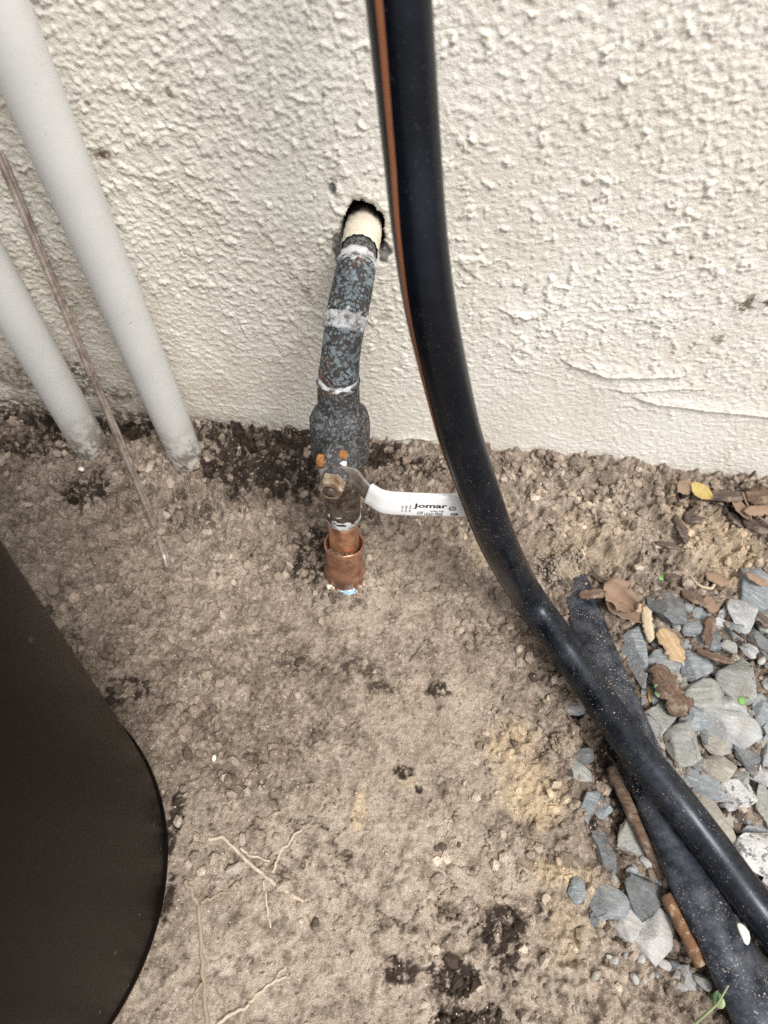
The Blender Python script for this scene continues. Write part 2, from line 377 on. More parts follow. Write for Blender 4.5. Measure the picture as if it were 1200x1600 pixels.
# ---- stones
def stonemat(name, a, b, vein, veinamt, spk=None):
    t = NT(name); off = t.n('ShaderNodeVectorMath', operation='ADD')
    r = t.objrand(); cx = t.n('ShaderNodeCombineXYZ'); t.l(r, cx.inputs[0]); t.l(r, cx.inputs[2])
    t.l(t.tc.outputs['Object'], off.inputs[0]); t.l(cx.outputs[0], off.inputs[1]); V = off.outputs[0]
    n = t.noise(70, 6, 0.65, 0.4, V); c = t.mix(t.step(n, 0.32, 0.68), a, b)
    mp = t.n('ShaderNodeMapping'); mp.inputs['Scale'].default_value = (0.25, 1.3, 1.0); mp.inputs['Rotation'].default_value = (0.2, 0.4, 0.5); t.l(V, mp.inputs[0])
    ns = t.noise(300, 5, 0.75, 0.5, mp.outputs[0]); c = t.mix(t.math('MULTIPLY', t.step(ns, 0.50, 0.66), veinamt), c, vein)
    c = t.mix(t.math('MULTIPLY', t.step(t.noise(420, 4, 0.7, 0, V), 0.56, 0.68), 0.55), c, tuple(x*0.45 for x in a))
    if spk: c = t.mix(t.step(t.noise(170, 5, 0.7, 0, V), 0.53, 0.58), c, spk)
    du = t.math('MULTIPLY', t.step(t.noise(55, 5, 0.7, 0, V), 0.55, 0.66), 0.55); c = t.mix(du, c, (0.33, 0.285, 0.235))
    h = t.math('ADD', n, ns); t.bump(h, 0.7, 0.0025); return t.out(c, 0.85, 0, 0.3)
SM = {'b': stonemat('blue_grey_stone', (0.158, 0.178, 0.193), (0.265, 0.288, 0.303), (0.46, 0.475, 0.48), 0.65),
      'd': stonemat('dark_grey_stone', (0.085, 0.09, 0.095), (0.17, 0.175, 0.18), (0.32, 0.33, 0.33), 0.4),
      'g': stonemat('grey_green_stone', (0.215, 0.222, 0.21), (0.325, 0.33, 0.31), (0.46, 0.46, 0.44), 0.6),
      'w': stonemat('pale_stone', (0.30, 0.308, 0.312), (0.44, 0.445, 0.445), (0.56, 0.565, 0.57), 0.6),
      's': stonemat('speckled_stone', (0.44, 0.44, 0.43), (0.58, 0.58, 0.57), (0.6, 0.6, 0.6), 0.3, (0.15, 0.16, 0.165)),
      't': stonemat('tan_stone', (0.27, 0.25, 0.215), (0.37, 0.345, 0.30), (0.46, 0.445, 0.41), 0.5),
      'p': stonemat('concrete_lump', (0.36, 0.355, 0.34), (0.45, 0.445, 0.43), (0.58, 0.57, 0.55), 0.3)}

# ================================================================== SETTING
# ---- ground
STEP = 0.00105
gx = lines(-0.46, 0.40, STEP, 45); gy = lines(-0.56, 0.02, STEP, 45)
GX, GY = np.meshgrid(gx, gy)
fade = sstep(0.9, 0.55, np.maximum(np.abs(GX), np.abs(GY+0.25)))
def blobs(X, Y, L, warp, zero=0.0):
    """sum of soft warped ellipses given in picture pixels on the ground"""
    r = np.zeros_like(X)
    for (px, py, rx, ry, s) in L:
        c = atz(px, py, 0.0); k = mpp(c); a = rx*k; b = ry*k*1.15
        d = np.hypot((X-c[0])/a, (Y-c[1])/b)+warp
        r = np.maximum(r, s*sstep(1.25, 0.45, d))
    return r
near = (np.abs(GX) < 0.7) & (GY > -0.8) & (GY < 0.2)
wp = 0.55*fbm(GX*38, GY*38, 5, 4, 0.6)
bound = 0.155+0.012*gnoise(GX*14, GY*14, 3)+0.02*sstep(-0.25, -0.5, GY)            # where the gravel begins
gravel = sstep(bound, bound+0.035, GX)*sstep(-0.075, -0.125, GY+0.015*gnoise(GX*20, GY*20, 8))
mound = 0.016*np.exp(-np.clip(-GY, 0, 9)/0.045)*sstep(-0.30, -0.10, GX)
mound += 0.013*np.exp(-((GX+0.0465)**2+(GY+0.160)**2)/0.032**2)
for (px_, py_, hh_, rr_) in ((295, 715, 0.010, 0.034), (148, 705, 0.008, 0.034)):
    c_ = atz(px_, py_, 0.0); mound += hh_*np.exp(-((GX-c_[0])**2+(GY-c_[1])**2)/rr_**2)
mound += 0.012*np.exp(-((GX-0.19)**2/0.10**2+(GY+0.03)**2/0.06**2))
for q_ in np.linspace(0, 1, 9):
    c_ = atz(240-40*q_, 815-96*q_, 0.0); mound -= 0.006*np.exp(-((GX-c_[0])**2+(GY-c_[1])**2)/0.014**2)*0.45
mound -= 0.010*sstep(-0.22, -0.36, GX)*np.exp(-np.clip(-GY, 0, 9)/0.06)
rough = np.clip(0.10+1.05*sstep(-0.15, -0.055, GY+0.02*gnoise(GX*25, GY*25, 6))+0.45*sstep(-0.06, -0.20, GX)*sstep(-0.40, -0.25, GY)
                +0.75*sstep(0.07, 0.16, GX)+0.40*fbm(GX*16, GY*16, 21, 3), 0.07, 1.25)
Hh = mound-0.012*gravel
Hh += 0.0050*fbm(GX*13, GY*13, 1, 3)
wpx = GX+0.006*fbm(GX*45, GY*45, 40, 3); wpy = GY+0.006*fbm(GX*45, GY*45, 41, 3)
f1 = fbm(wpx*42, wpy*42, 44, 4, 0.55); f2 = fbm(GX*120, GY*120, 45, 3, 0.55)
Hh += rough*0.0050*np.clip(f1, -0.55, 0.6)+(0.30+0.6*rough)*0.0020*f2
Hh += rough*0.0044*(sstep(0.0, 0.17, f1)-0.5)
lump = fbm(wpx*88, wpy*88, 48, 3, 0.55)
Hh += rough*0.0030*sstep(0.0, 0.26, lump)-rough*0.0036*sstep(-0.16, -0.42, lump)
Hh += 0.0007*gnoise(GX*330, GY*330, 49)*(0.75+0.5*rough)+0.0006*fbm(GX*190, GY*190, 50, 2)
crack = np.abs(fbm(wpx*26, wpy*26, 61, 4, 0.55))
Hh -= 0.0042*sstep(0.028, 0.0, crack)*sstep(0.02, 0.25, fbm(GX*9, GY*9, 71, 2))
# slab of crusted soil and ridge by the bin, small dents
DK = [(470, 700, 95, 30, 1), (415, 740, 125, 50, 1.0), (540, 705, 60, 20, 0.9), (375, 690, 60, 30, 0.9), (330, 690, 40, 40, 0.7), (590, 722, 42, 22, 1), (650, 738, 50, 22, 0.7),
      (682, 1080, 24, 16, 0.85), (632, 1206, 20, 11, 0.9), (655, 1233, 8, 7, 0.85), (705, 1530, 50, 34, 0.9), (780, 1455, 50, 34, 0.9), (735, 1595, 75, 30, 0.95),
      (625, 1515, 34, 22, 0.75), (790, 1520, 40, 34, 0.7), (70, 640, 140, 34, 1), (195, 650, 90, 44, 1), (130, 765, 45, 36, 0.8), (490, 865, 45, 60, 0.7), (60, 690, 100, 40, 0.6),
      (585, 800, 40, 60, 0.45), (520, 940, 60, 18, 0.4), (850, 1420, 20, 25, 0.6), (200, 1080, 45, 30, 0.6), (270, 1290, 16, 50, 0.9), (262, 1400, 14, 40, 0.9), (330, 1050, 90, 20, 0.35), (600, 1075, 40, 14, 0.55), (450, 1035, 60, 18, 0.4), (560, 1040, 60, 25, 0.5), (295, 800, 60, 40, 0.5),
      (905, 1125, 14, 10, 1), (950, 1180, 25, 30, 1), (975, 1270, 18, 60, 0.9), (930, 1290, 12, 20, 0.9), (640, 1450, 20, 12, 0.5), (880, 1550, 20, 25, 0.4),
      (1150, 800, 60, 30, 0.7), (1060, 790, 40, 25, 0.6), (870, 900, 30, 30, 0.5), (1040, 880, 30, 14, 0.6), (1200, 1000, 60, 60, 0.5), (1130, 1300, 60, 90, 0.6), (1180, 1480, 60, 60, 0.8)]
SD = [(795, 1165, 44, 34, 0.9), (830, 1235, 52, 56, 1), (868, 1366, 44, 20, 1), (560, 1272, 12, 26, 1), (905, 1370, 26, 18, 0.9), (770, 870, 40, 30, 0.6),
      (1120, 850, 90, 50, 0.75), (1060, 800, 40, 40, 0.6), (880, 1450, 40, 50, 0.5), (640, 1220, 18, 8, 0.7), (920, 860, 80, 60, 0.35), (990, 1370, 30, 20, 0.5), (1145, 890, 60, 30, 0.7)]
PL = [(435, 1285, 28, 22, 1), (370, 1262, 24, 12, 0.8), (620, 1420, 330, 190, 0.95), (680, 1180, 150, 130, 0.5), (760, 1330, 130, 120, 0.6), (560, 930, 80, 50, 0.5), (880, 1540, 160, 100, 0.95), (620, 900, 90, 90, 0.4), (840, 800, 120, 60, 0.4), (420, 1530, 230, 100, 0.95), (960, 1570, 130, 80, 0.9), (880, 790, 130, 40, 0.5), (960, 830, 90, 40, 0.6), (310, 1310, 70, 60, 0.5), (470, 1450, 100, 80, 0.6)]
dark = np.zeros_like(GX); sand = np.zeros_like(GX); pale = np.zeros_like(GX)
dark = blobs(GX, GY, DK, wp); sand = blobs(GX, GY, SD, wp); pale = blobs(GX, GY, PL, wp)
dark = np.maximum(dark, 0.30*gravel*near); Hh += sand*0.0022*(0.6+fbm(GX*80, GY*80, 33, 3)); Hh += dark*rough*0.0012*gnoise(GX*160, GY*160, 14)
HZ = Hh*fade
tn = 0.20*fbm(GX*8, GY*8, 300, 3)+0.24*fbm(wpx*34, wpy*34, 310, 4, 0.6)+0.36*fbm(wpx*105, wpy*105, 320, 4, 0.65)+0.30*fbm(GX*300, GY*300, 330, 2, 0.7)+0.055*np.tanh(9*fbm(wpx*58, wpy*58, 322, 4, 0.62))
tn = 0.53+1.25*tn
def cramp(x, st):
    P_ = [a for a, _ in st]; return np.stack([np.interp(x, P_, [c[k] for _, c in st]) for k in range(3)], -1)
SOILC = cramp(tn, [(0.0, (0.070, 0.053, 0.041)), (0.30, (0.178, 0.139, 0.109)), (0.52, (0.262, 0.211, 0.170)), (0.74, (0.362, 0.299, 0.244)), (1.05, (0.52, 0.44, 0.362))])
def lay(C, m, c2):
    m = np.clip(m, 0, 1)[..., None]; return C*(1-m)+np.asarray(c2)*m
g3 = 0.5+0.9*fbm(GX*260, GY*260, 340, 3, 0.7); g2 = fbm(wpx*85, wpy*85, 350, 4, 0.65)
SOILC = lay(SOILC, pale*sstep(-0.32, 0.22, g2)*0.72, np.stack([0.41+0.24*g3, 0.338+0.21*g3, 0.270+0.178*g3], -1))
SOILC = lay(SOILC, sand*sstep(-0.42, -0.05, g2), np.stack([0.40+0.20*g3, 0.31+0.175*g3, 0.205+0.135*g3], -1))
SOILC = lay(SOILC, sstep(-0.16, 0.12, fbm(wpx*120, wpy*120, 360, 5, 0.74)*1.25+0.60*(dark-0.60))*np.clip(dark*1.6, 0, 1)*(GY > -0.9), np.stack([0.020+0.05*g3, 0.015+0.038*g3, 0.012+0.031*g3], -1))
spk = fbm(GX*200, GY*200, 370, 3, 0.7)
SOILC = lay(SOILC, sstep(0.34, 0.46, spk)*0.8, (0.055, 0.042, 0.034))
SOILC = lay(SOILC, sstep(-0.36, -0.46, spk)*0.7, (0.50, 0.44, 0.37))
me = grid_mesh('soil_ground', GX, GY, HZ); cattr(me, 'tone', SOILC)
ground = link('soil_ground', me, M_SOIL); tag(ground, 'bare grey brown sandy soil with dark crumbs at the wall', 'soil', kind='structure')
def gz(x, y):
    i = int(np.clip(np.searchsorted(gx, x)-1, 0, len(gx)-2)); j = int(np.clip(np.searchsorted(gy, y)-1, 0, len(gy)-2))
    return float(HZ[j, i])
def gcol(x, y):
    i = int(np.clip(np.searchsorted(gx, x)-1, 0, len(gx)-2)); j = int(np.clip(np.searchsorted(gy, y)-1, 0, len(gy)-2)); return SOILC[j, i]
def gzs(x, y, r=0.008):
    return sum(gz(x+a*r, y+b*r) for a in (-1, 0, 1) for b in (-1, 0, 1))/9

# ---- stucco wall with the broken hole
wx = lines(-0.46, 0.40, STEP, 6); wz = np.concatenate([np.arange(-0.04, 0.44, STEP), 0.44+np.cumsum(STEP*1.35**np.arange(1, 22))])
wz = wz[wz < 3.2]
WX, WZ = np.meshgrid(wx, wz)
ux = WX+0.004*fbm(WX*60, WZ*60, 101, 3); uz = WZ+0.004*fbm(WX*60, WZ*60, 117, 3)
lowf = fbm(WX*7, WZ*7, 130, 3)
isl = fbm(ux*78, uz*64, 140, 5, 0.6)
clus = fbm(WX*17, WZ*12, 135, 3)
leftm = sstep(0.02, -0.16, WX)
cover = 0.225-0.58*clus-0.05*leftm+0.12*sstep(0.16, 0.04, WZ)
lace = sstep(cover, cover+0.11, isl)
fine = fbm(ux*(165+30*leftm), uz*205, 150, 4, 0.6)
fm = sstep(-0.30, 0.25, fbm(WX*9, WZ*9, 160, 2)+0.30*leftm)
up_amt = 0.30+0.70*sstep(0.07, 0.20, WZ+0.05*lowf)
lace2 = sstep(0.20, 0.30, fbm(ux*150+7, uz*125, 145, 4, 0.6)-0.4*clus)
wh = 0.0007*lace2*up_amt+(0.0016-0.0004*leftm)*lace*(0.85+0.8*np.clip(fbm(ux*190, uz*190, 170, 3), -0.6, 0.8))*up_amt
wh += 0.0008*sstep(0.06, 0.22, fine)*(0.10+0.45*fm+0.25*leftm)*(0.5+0.5*up_amt)+0.0004*fine
wh += 0.0014*lowf+0.00024*gnoise(WX*330, WZ*330, 180)+0.00014*gnoise(WX*520, WZ*520, 181)
def ridge(pts, hgt, wdt):
    global wh
    P = np.array([aty(px, py, 0.0)[[0, 2]] for px, py in pts]); zc = np.interp(WX, P[:, 0], P[:, 1])
    inx = sstep(P[0, 0], P[0, 0]+0.02, WX)*sstep(P[-1, 0], P[-1, 0]-0.02, WX)
    d = WZ-zc+0.0012*fbm(WX*70, WZ*20, 190, 3)
    wh = wh+inx*hgt*np.where(d > 0, np.exp(-np.clip(d, 0, 1)/wdt), sstep(-0.0022, 0, d))
ridge([(870, 560), (905, 572), (950, 588), (1020, 588), (1090, 582)], 0.0028, 0.010)
ridge([(980, 618), (1030, 630), (1110, 640), (1200, 650), (1240, 655)], 0.0028, 0.008)
ridge([(940, 605), (985, 612), (1050, 606), (1120, 608)], 0.0018, 0.006)
ridge([(600, 690), (640, 682), (690, 690)], 0.0022, 0.006)
ridge([(760, 470), (800, 490), (850, 500)], 0.0016, 0.006)
# hole outline
hc = aty(567, 366, 0.0); HX, HZc = hc[0], hc[2]
def hole_r(a):
    a = np.asarray(a); rx = 0.0165; rz = np.where(np.sin(a) > 0, 0.0265, 0.021)
    r = 1/np.sqrt((np.cos(a)/rx)**2+(np.sin(a)/rz)**2)
    return r*(1+0.09*gnoise(np.cos(a)*2.2+5, np.sin(a)*2.2+3, 200)+0.07*gnoise(np.cos(a)*6+5, np.sin(a)*6+3, 201))
ang = np.arctan2(WZ-HZc, WX-HX); rad = np.hypot(WX-HX, WZ-HZc); hr = hole_r(ang)
chip = np.zeros_like(WX)
for (px, py, rx, ry) in [(528, 388, 10, 24), (600, 392, 12, 13), (598, 404, 6, 8), (519, 296, 6, 10)]:
    c = aty(px, py, 0.0); k = mpp(c)
    chip = np.maximum(chip, sstep(1.1, 0.8, np.hypot((WX-c[0])/(rx*k), (WZ-c[2])/(ry*k*1.2))+0.35*fbm(WX*150, WZ*150, 210, 3)))
chip = np.maximum(chip, sstep(1.10, 1.03, rad/hr)*0.6)
wh = wh-0.0020*chip*(1+0.5*gnoise(WX*200, WZ*200, 211)); wh += 0.0016*sstep(1.9, 1.2, rad/hr)*sstep(1.1, 1.2, rad/hr)*(0.4+fbm(WX*140, WZ*140, 215, 3))
dirt = 0.9*sstep(0.035, 0.0, WZ-0.012*gnoise(WX*18, WZ*0, 220))*sstep(-0.05, -0.22, WX)
dirt += 0.75*sstep(0.020, 0.003, WZ-0.006*gnoise(WX*30, WZ*0, 221))*0.6
for (px, py, rx, ry, s) in [(160, 240, 16, 9, 1.3), (145, 160, 12, 6, 0.9), (230, 160, 10, 6, 0.8), (265, 145, 6, 8, 0.8), (405, 165, 5, 7, 0.8), (312, 186, 7, 7, 0.7), (820, 448, 6, 8, 0.8),
                            (1165, 475, 20, 20, 1.0), (1125, 528, 14, 7, 0.9), (1120, 472, 8, 6, 0.8), (1198, 475, 8, 12, 1.2), (1080, 402, 4, 4, 1.4), (1190, 285, 4, 5, 1.0), (930, 312, 5, 4, 0.9), (480, 450, 10, 16, 0.5),
                            (30, 590, 60, 40, 0.8), (60, 640, 90, 25, 1.2), (130, 590, 30, 40, 1.1), (160, 615, 60, 20, 1.0), (505, 150, 4, 5, .8), (600, 495, 14, 8, 0.6), (525, 265, 8, 8, 0.5)]:
    c = aty(px, py, 0.0); k = mpp(c)
    dirt = np.maximum(dirt, s*sstep(1.3, 0.4, np.hypot((WX-c[0])/(rx*k), (WZ-c[2])/(ry*k*1.2))+0.6*fbm(WX*110, WZ*110, 230, 3)))
left_brown = np.clip(sstep(0.0, -0.34, WX)*(0.25+0.5*sstep(0.26, 0.05, WZ))+0.2*sstep(0.05, 0.0, WZ), 0, 0.8)  # wall tone turns browner toward the left and the foot
me = None
cxm = 0.25*(WX[:-1, :-1]+WX[1:, :-1]+WX[:-1, 1:]+WX[1:, 1:]); czm = 0.25*(WZ[:-1, :-1]+WZ[1:, :-1]+WZ[:-1, 1:]+WZ[1:, 1:])
keep = np.hypot(cxm-HX, czm-HZc) > hole_r(np.arctan2(czm-HZc, cxm-HX))
tw = np.clip(0.5+0.9*fbm(WX*7, WZ*7, 400, 4, 0.55)+0.35*fbm(WX*60, WZ*60, 410, 4, 0.6), 0, 1)
WC = cramp(tw, [(0.0, (0.675, 0.638, 0.56)), (0.5, (0.75, 0.722, 0.652)), (1.0, (0.80, 0.782, 0.725))])
WC = lay(WC, left_brown*sstep(-0.5, 0.4, fbm(WX*28, WZ*28, 420, 5, 0.6)), (0.51, 0.445, 0.36))
gg = fbm(WX*150, WZ*150, 430, 5, 0.7)
WC = lay(WC, dirt*sstep(-0.25, 0.15, gg), (0.16, 0.12, 0.088))
WC = lay(WC, 0.22*sstep(0.42, 0.55, fbm(WX*210, WZ*210, 440, 3, 0.7))*sstep(-0.1, 0.3, fbm(WX*12, WZ*12, 450, 2)), (0.30, 0.26, 0.21))
WC = lay(WC, chip, np.stack([0.24+0.16*gg, 0.235+0.155*gg, 0.23+0.15*gg], -1))
ins = rad < hr; fx_ = np.where(ins, HX+np.cos(ang)*hr, WX); fz_ = np.where(ins, HZc+np.sin(ang)*hr, WZ)
me = grid_mesh('stucco_wall', fx_, -wh, fz_, keep); cattr(me, 'tone', WC)
wall = empty('stucco_wall'); tag(wall, 'cream stucco house wall with rough splattered texture and a pipe hole', 'wall')
link('stucco_face', me, M_STUCCO, wall)
V = []; F = []; n = 72
for j, (yy, sc) in enumerate(((0.0008, 1.04), (0.006, 1.0), (0.02, 0.96), (0.045, 0.9))):
    for k in range(n):
        a = 2*math.pi*k/n; r = float(hole_r(np.array(a)))*sc*(1+(0.08*float(gnoise(np.array(k*0.6), np.array(j*3.0), 240)) if j else 0)); V.append((HX+r*math.cos(a), yy, HZc+r*math.sin(a)))
for j in range(3):
    for k in range(n): F.append((j*n+k, j*n+(k+1) % n, (j+1)*n+(k+1) % n, (j+1)*n+k))
F.append(tuple(3*n+k for k in range(n)))
link('hole_lining', mesh('hole_lining', V, F), M_CEM, wall)
x0, x1, y0, y1, z0, z1 = wx[0], wx[-1], 0.09, 0.30, -0.06, float(wz[-1])
link('wall_core', mesh('wall_core', [(x, y, z) for x in (x0, x1) for y in (y0, y1) for z in (z0, z1)],
     [(0, 1, 3, 2), (4, 6, 7, 5), (0, 4, 5, 1), (2, 3, 7, 6), (1, 5, 7, 3), (0, 2, 6, 4)], False), M_CEM, wall)

# ================================================================== THINGS
# ---- white conduits
def conduit(name, a, d, r, label):
    P = np.array([a+d*u for u in np.linspace(-0.06, 1.1, 60)]); me = tube(name, P, r, 40)
    o = link(name, me, M_PVC); z = np.array([v.co.z for v in me.vertices]); fattr(me, 'low', sstep(0.085, 0.0, z))
    return tag(o, label, 'conduit', 'white conduits rising along the wall')
a = atz(295, 722, -0.0); top = atd(46, 130, 0.405)
d = (top-a)/np.linalg.norm(top-a)
conduit('white_conduit', a, d, 0.0168, 'longer white plastic conduit on the right of the two, nearer the copper pipe')
a = atz(148, 708, 0.0); top = atd(0, 447, 0.56)
d = (top-a)/np.linalg.norm(top-a)
conduit('white_conduit', a, d, 0.0172, 'white plastic conduit with mud smears at the left edge of the photo')
# ---- bare ground wire of two strands
a = atz(240, 815, 0.004); top = atd(0, 243, 0.50); top2 = top+(top-a)*2.0; mid = (a*0.45+top*0.55)+np.array([-0.002, -0.001, 0.0])
a = atz(240, 815, gzs(*atz(240, 815, 0.008)[:2], 0.004)+0.001); mid = a*0.45+top*0.55
w0 = empty('ground_wire', tuple(atz(240, 815, 0))); tag(w0, 'thin bare copper ground wire between the two white conduits', 'wire')
CP = catmull([atz(262, 885, -0.004), atz(257, 865, 0.0035), atz(250, 842, 0.001), a, mid, top, top2], 16); T, N, B = frames(CP)
for sgn in (-1, 1): part('strand', tube('strand', CP+sgn*0.0017*(N*0.8+B*0.6), 0.0025, 14), M_WIRE, w0)
# ---- black bin
BX, BY, BR, BK, BHt = -0.2995, -0.4425, 0.1545, 0.080, 0.56
b0 = empty('black_bin', (BX, BY, 0)); tag(b0, 'tapered round black plastic bin at the lower left', 'bin')
prof = [(-0.01, BR-0.004), (0.0, BR+0.0005), (0.003, BR+0.0022), (0.007, BR+0.0022), (0.009, BR+0.0006)]
prof += [(z, BR+BK*z) for z in np.linspace(0.016, BHt, 24)]
prof += [(BHt+0.004, BR+BK*BHt+0.004), (BHt+0.012, BR+BK*BHt+0.004), (BHt+0.014, BR+BK*BHt), (BHt+0.012, BR+BK*BHt-0.004)]
prof += [(z, BR+BK*z-0.004) for z in np.linspace(BHt-0.01, 0.02, 8)]
me = lathe('bin_shell', (BX, BY, 0.0), (0, 0, 1), prof, 128); z = np.array([v.co.z for v in me.vertices]); fattr(me, 'low', sstep(0.09, 0.0, z))
part('bin_shell', me, M_BIN, b0)

# ---- water pipe with ball valve
AB = np.array([-0.0465, -0.160, 0.0]); AT = aty(529, 618, -0.108); AX = (AT-AB)/np.linalg.norm(AT-AB)
def t_at(py):
    lo, hi = -0.03, 0.40
    for _ in range(50):
        md = 0.5*(lo+hi)
        if proj(AB+AX*md)[1] > py: lo = md
        else: hi = md
    return lo
def rr(py, wpx): return wpx*0.5*mpp(AB+AX*t_at(py))
def pr(L): return [(t_at(py), rr(py, wpx)) for py, wpx in L]
p0 = empty('water_pipe', tuple(AB)); tag(p0, 'corroded copper water pipe from the wall with white lever ball valve', 'water pipe')
cp = part('copper_coupling', lathe('copper_coupling', AB, AX, pr([(935, 59), (912, 59), (909, 62.5), (905, 62.5), (902, 59), (894, 58.5), (891, 63), (887, 65), (883, 63), (880, 58.5), (872, 58.5), (869, 60.5), (865, 60.5), (862, 58.5), (856, 61), (851, 63), (847, 64), (846, 61), (850, 55), (860, 50)]), 64, 0.025, 3, 0.02), M_COPPER2, p0)
part('copper_tube', lathe('copper_tube', AB, AX, pr([(900, 47), (850, 47), (826, 47), (800, 47)]), 48), M_COPPER, p0)
part('solder_ring', lathe('solder_ring', AB, AX, pr([(813, 46), (811, 50), (808, 53), (804, 54.6), (800, 54.5), (796, 53.5), (790, 53)]), 64, 0.06, 9, 0.05), M_OX, p0)
part('valve_tailpiece', lathe('valve_tailpiece', AB, AX, pr([(806, 50), (804, 54.5), (790, 55), (765, 56), (740, 57), (715, 58)]), 48, 0.02, 4), M_BRONZE, p0)
me = lathe('valve_body', AB, AX, pr([(727, 56), (722, 70), (716, 82), (709, 89), (698, 91), (684, 93), (668, 95), (655, 93), (645, 86), (638, 74), (634, 66)]), 24, 0.035, 5)
part('valve_body', me, M_PAT2, p0)
part('upper_socket', lathe('upper_socket', AB, AX, pr([(645, 66), (632, 66), (615, 66), (603, 66), (598, 68), (594, 68), (592, 66), (593, 58)]), 44, 0.025, 6), M_PAT2, p0)
part('solder_bead', lathe('solder_bead', AB, AX, pr([(602, 62), (599, 65.4), (596, 66.6), (593, 66.2), (590, 62.5), (586, 58), (583, 56)]), 64, 0.05, 12, 0.10), M_OX, p0)
# bent upper pipe: centre line out of the socket, round the elbow and back into the wall
CL = [AB+AX*t_at(640), AB+AX*t_at(600), aty(531.5, 562, -0.100), aty(538.5, 512, -0.086), aty(549.5, 455, -0.064), aty(558, 410, -0.042), aty(565, 374, -0.012), aty(569, 352, 0.012), aty(571, 342, 0.035)]
P = catmull(CL, 12); L = len(P)
def seg(i, j, w_of): return P[i:j+1], [w_of(k)*0.5*mpp(P[k]) for k in range(i, j+1)]
def pipepart(name, i, j, w_of, mat, wob=0.02, seed=0, fine=None):
    q, r = seg(i, j, w_of); return part(name, tube(name, q, r, 64 if fine else 40, True, wob, seed, fine), mat, p0)
# indices: 12 per span
pipepart('riser', 6, 38, lambda k: 59+1.5*math.sin((k-6)/32*math.pi*2.0)+(3.5 if 16 < k < 38 else 0), M_PAT, 0.025, 2)
pipepart('oxide_band', 35, 42, lambda k: 63.0+2.6*math.sin((k-35)/7*math.pi), M_OX, 0.05, 7, 0.11)
pipepart('elbow', 40, 58, lambda k: 66-4.0*(k-40)/18, M_PAT, 0.02, 11)
pipepart('oxide_band', 55, 61, lambda k: 58.2+3.0*math.sin((k-55)/6*math.pi), M_OX, 0.05, 17, 0.10)
pipepart('nipple', 59, 96, lambda k: 54-6*(k-59)/37, M_PAT2, 0.02, 13)
# cream paint sleeve round the nipple at the wall: upper side, open below
q, r = seg(65, 93, lambda k: 59-2*(k-65)/28)
T, N, B = frames(q); V = []; F = []; hole_shade = []; sg = 40
for i in range(len(q)):
    toc = CAM-q[i]; toc = toc-T[i]*np.dot(toc, T[i]); toc /= np.linalg.norm(toc); sd = np.cross(T[i], toc)
    for k in range(sg+1):
        a = -math.pi*0.98+2*math.pi*0.98*k/sg
        ragged = 1.0+0.05*math.sin(k*1.7)+0.03*math.sin(k*4.1)
        V.append(q[i]+r[i]*(1.0+0.03*math.sin(k*2.3+i))*(math.cos(a)*toc+math.sin(a)*sd)); hole_shade.append(float(np.clip((i-11)/7+0.3*math.sin(k*0.9), 0, 1)))
for i in range(len(q)-1):
    for k in range(sg): F.append((i*(sg+1)+k, i*(sg+1)+k+1, (i+1)*(sg+1)+k+1, (i+1)*(sg+1)+k))
# drip down the right-hand side of the nipple
me = mesh('paint_sleeve', V, F); fattr(me, 'hole_shade', hole_shade); part('paint_sleeve', me, M_CREAM, p0)  # sleeve colour carries the hole's shade at its inner end
# stem, nut, lever
ST = np.array([-0.10, -1.0, -0.02]); ST /= np.linalg.norm(ST); SX = np.cross(AX, ST); SX /= np.linalg.norm(SX); SX = SX if SX[0] > 0 else -SX
def onaxis(py, out, side=0.0): return AB+AX*t_at(py)+ST*out+SX*side
NUT = onaxis(671, 0.0505, 0.0066)
part('stem_gland', lathe('stem_gland', NUT-ST*0.036, ST, [(0, 0.0145), (0.018, 0.0145), (0.022, 0.0130), (0.030, 0.0105), (0.032, 0.007)], 32, 0.02, 8), M_PAT2, p0)
lev = part('lever', None or mesh('lever', [(0, 0, 0)], []), M_STEEL, p0) if False else None
def strip(name, pts, widths, thick, ups, mat, parent, bev=0.3):
    """flat bar swept through pts; ups = width direction"""
    P = catmull(pts, 10); W = np.interp(np.linspace(0, 1, len(P)), np.linspace(0, 1, len(widths)), widths)
    T = np.gradient(P, axis=0); T /= np.linalg.norm(T, axis=1)[:, None]; V = []; F = []; sec = []
    for i in range(len(P)):
        u = np.asarray(ups(i/(len(P)-1))); u = u-T[i]*u.dot(T[i]); u /= np.linalg.norm(u); nn = np.cross(T[i], u)
        h = W[i]/2; b = thick*bev; q = thick/2
        S = [(-h+b, -q), (-h*0.3, -q), (h*0.3, -q), (h-b, -q), (h-b*0.3, -q*0.7), (h, 0), (h-b*0.3, q*0.7), (h-b, q), (h*0.3, q), (-h*0.3, q), (-h+b, q), (-h+b*0.3, q*0.7), (-h, 0), (-h+b*0.3, -q*0.7)]
        for (s, o) in S: V.append(P[i]+u*s+nn*o)
    m_ = 14
    for i in range(len(P)-1):
        for k in range(m_): F.append((i*m_+k, i*m_+(k+1) % m_, (i+1)*m_+(k+1) % m_, (i+1)*m_+k))
    F.append(tuple(range(m_))[::-1]); F.append(tuple((len(P)-1)*m_+k for k in range(m_)))
    return part(name, mesh(name, V, F), mat, parent)
PL0 = NUT-ST*0.004
d0 = proj(PL0)[2]
L0, L1, L2, L3 = atd(500, 744, d0), atd(522, 742, d0), atd(546, 745, d0), atd(556, 749, d0-0.001)
L4 = atd(578, 772, d0-0.004); L5 = atd(600, 784, d0-0.006); L6 = atd(640, 787.5, d0-0.007); L7 = atd(700, 789, d0-0.004); L8 = atd(752, 790, d0-0.002)
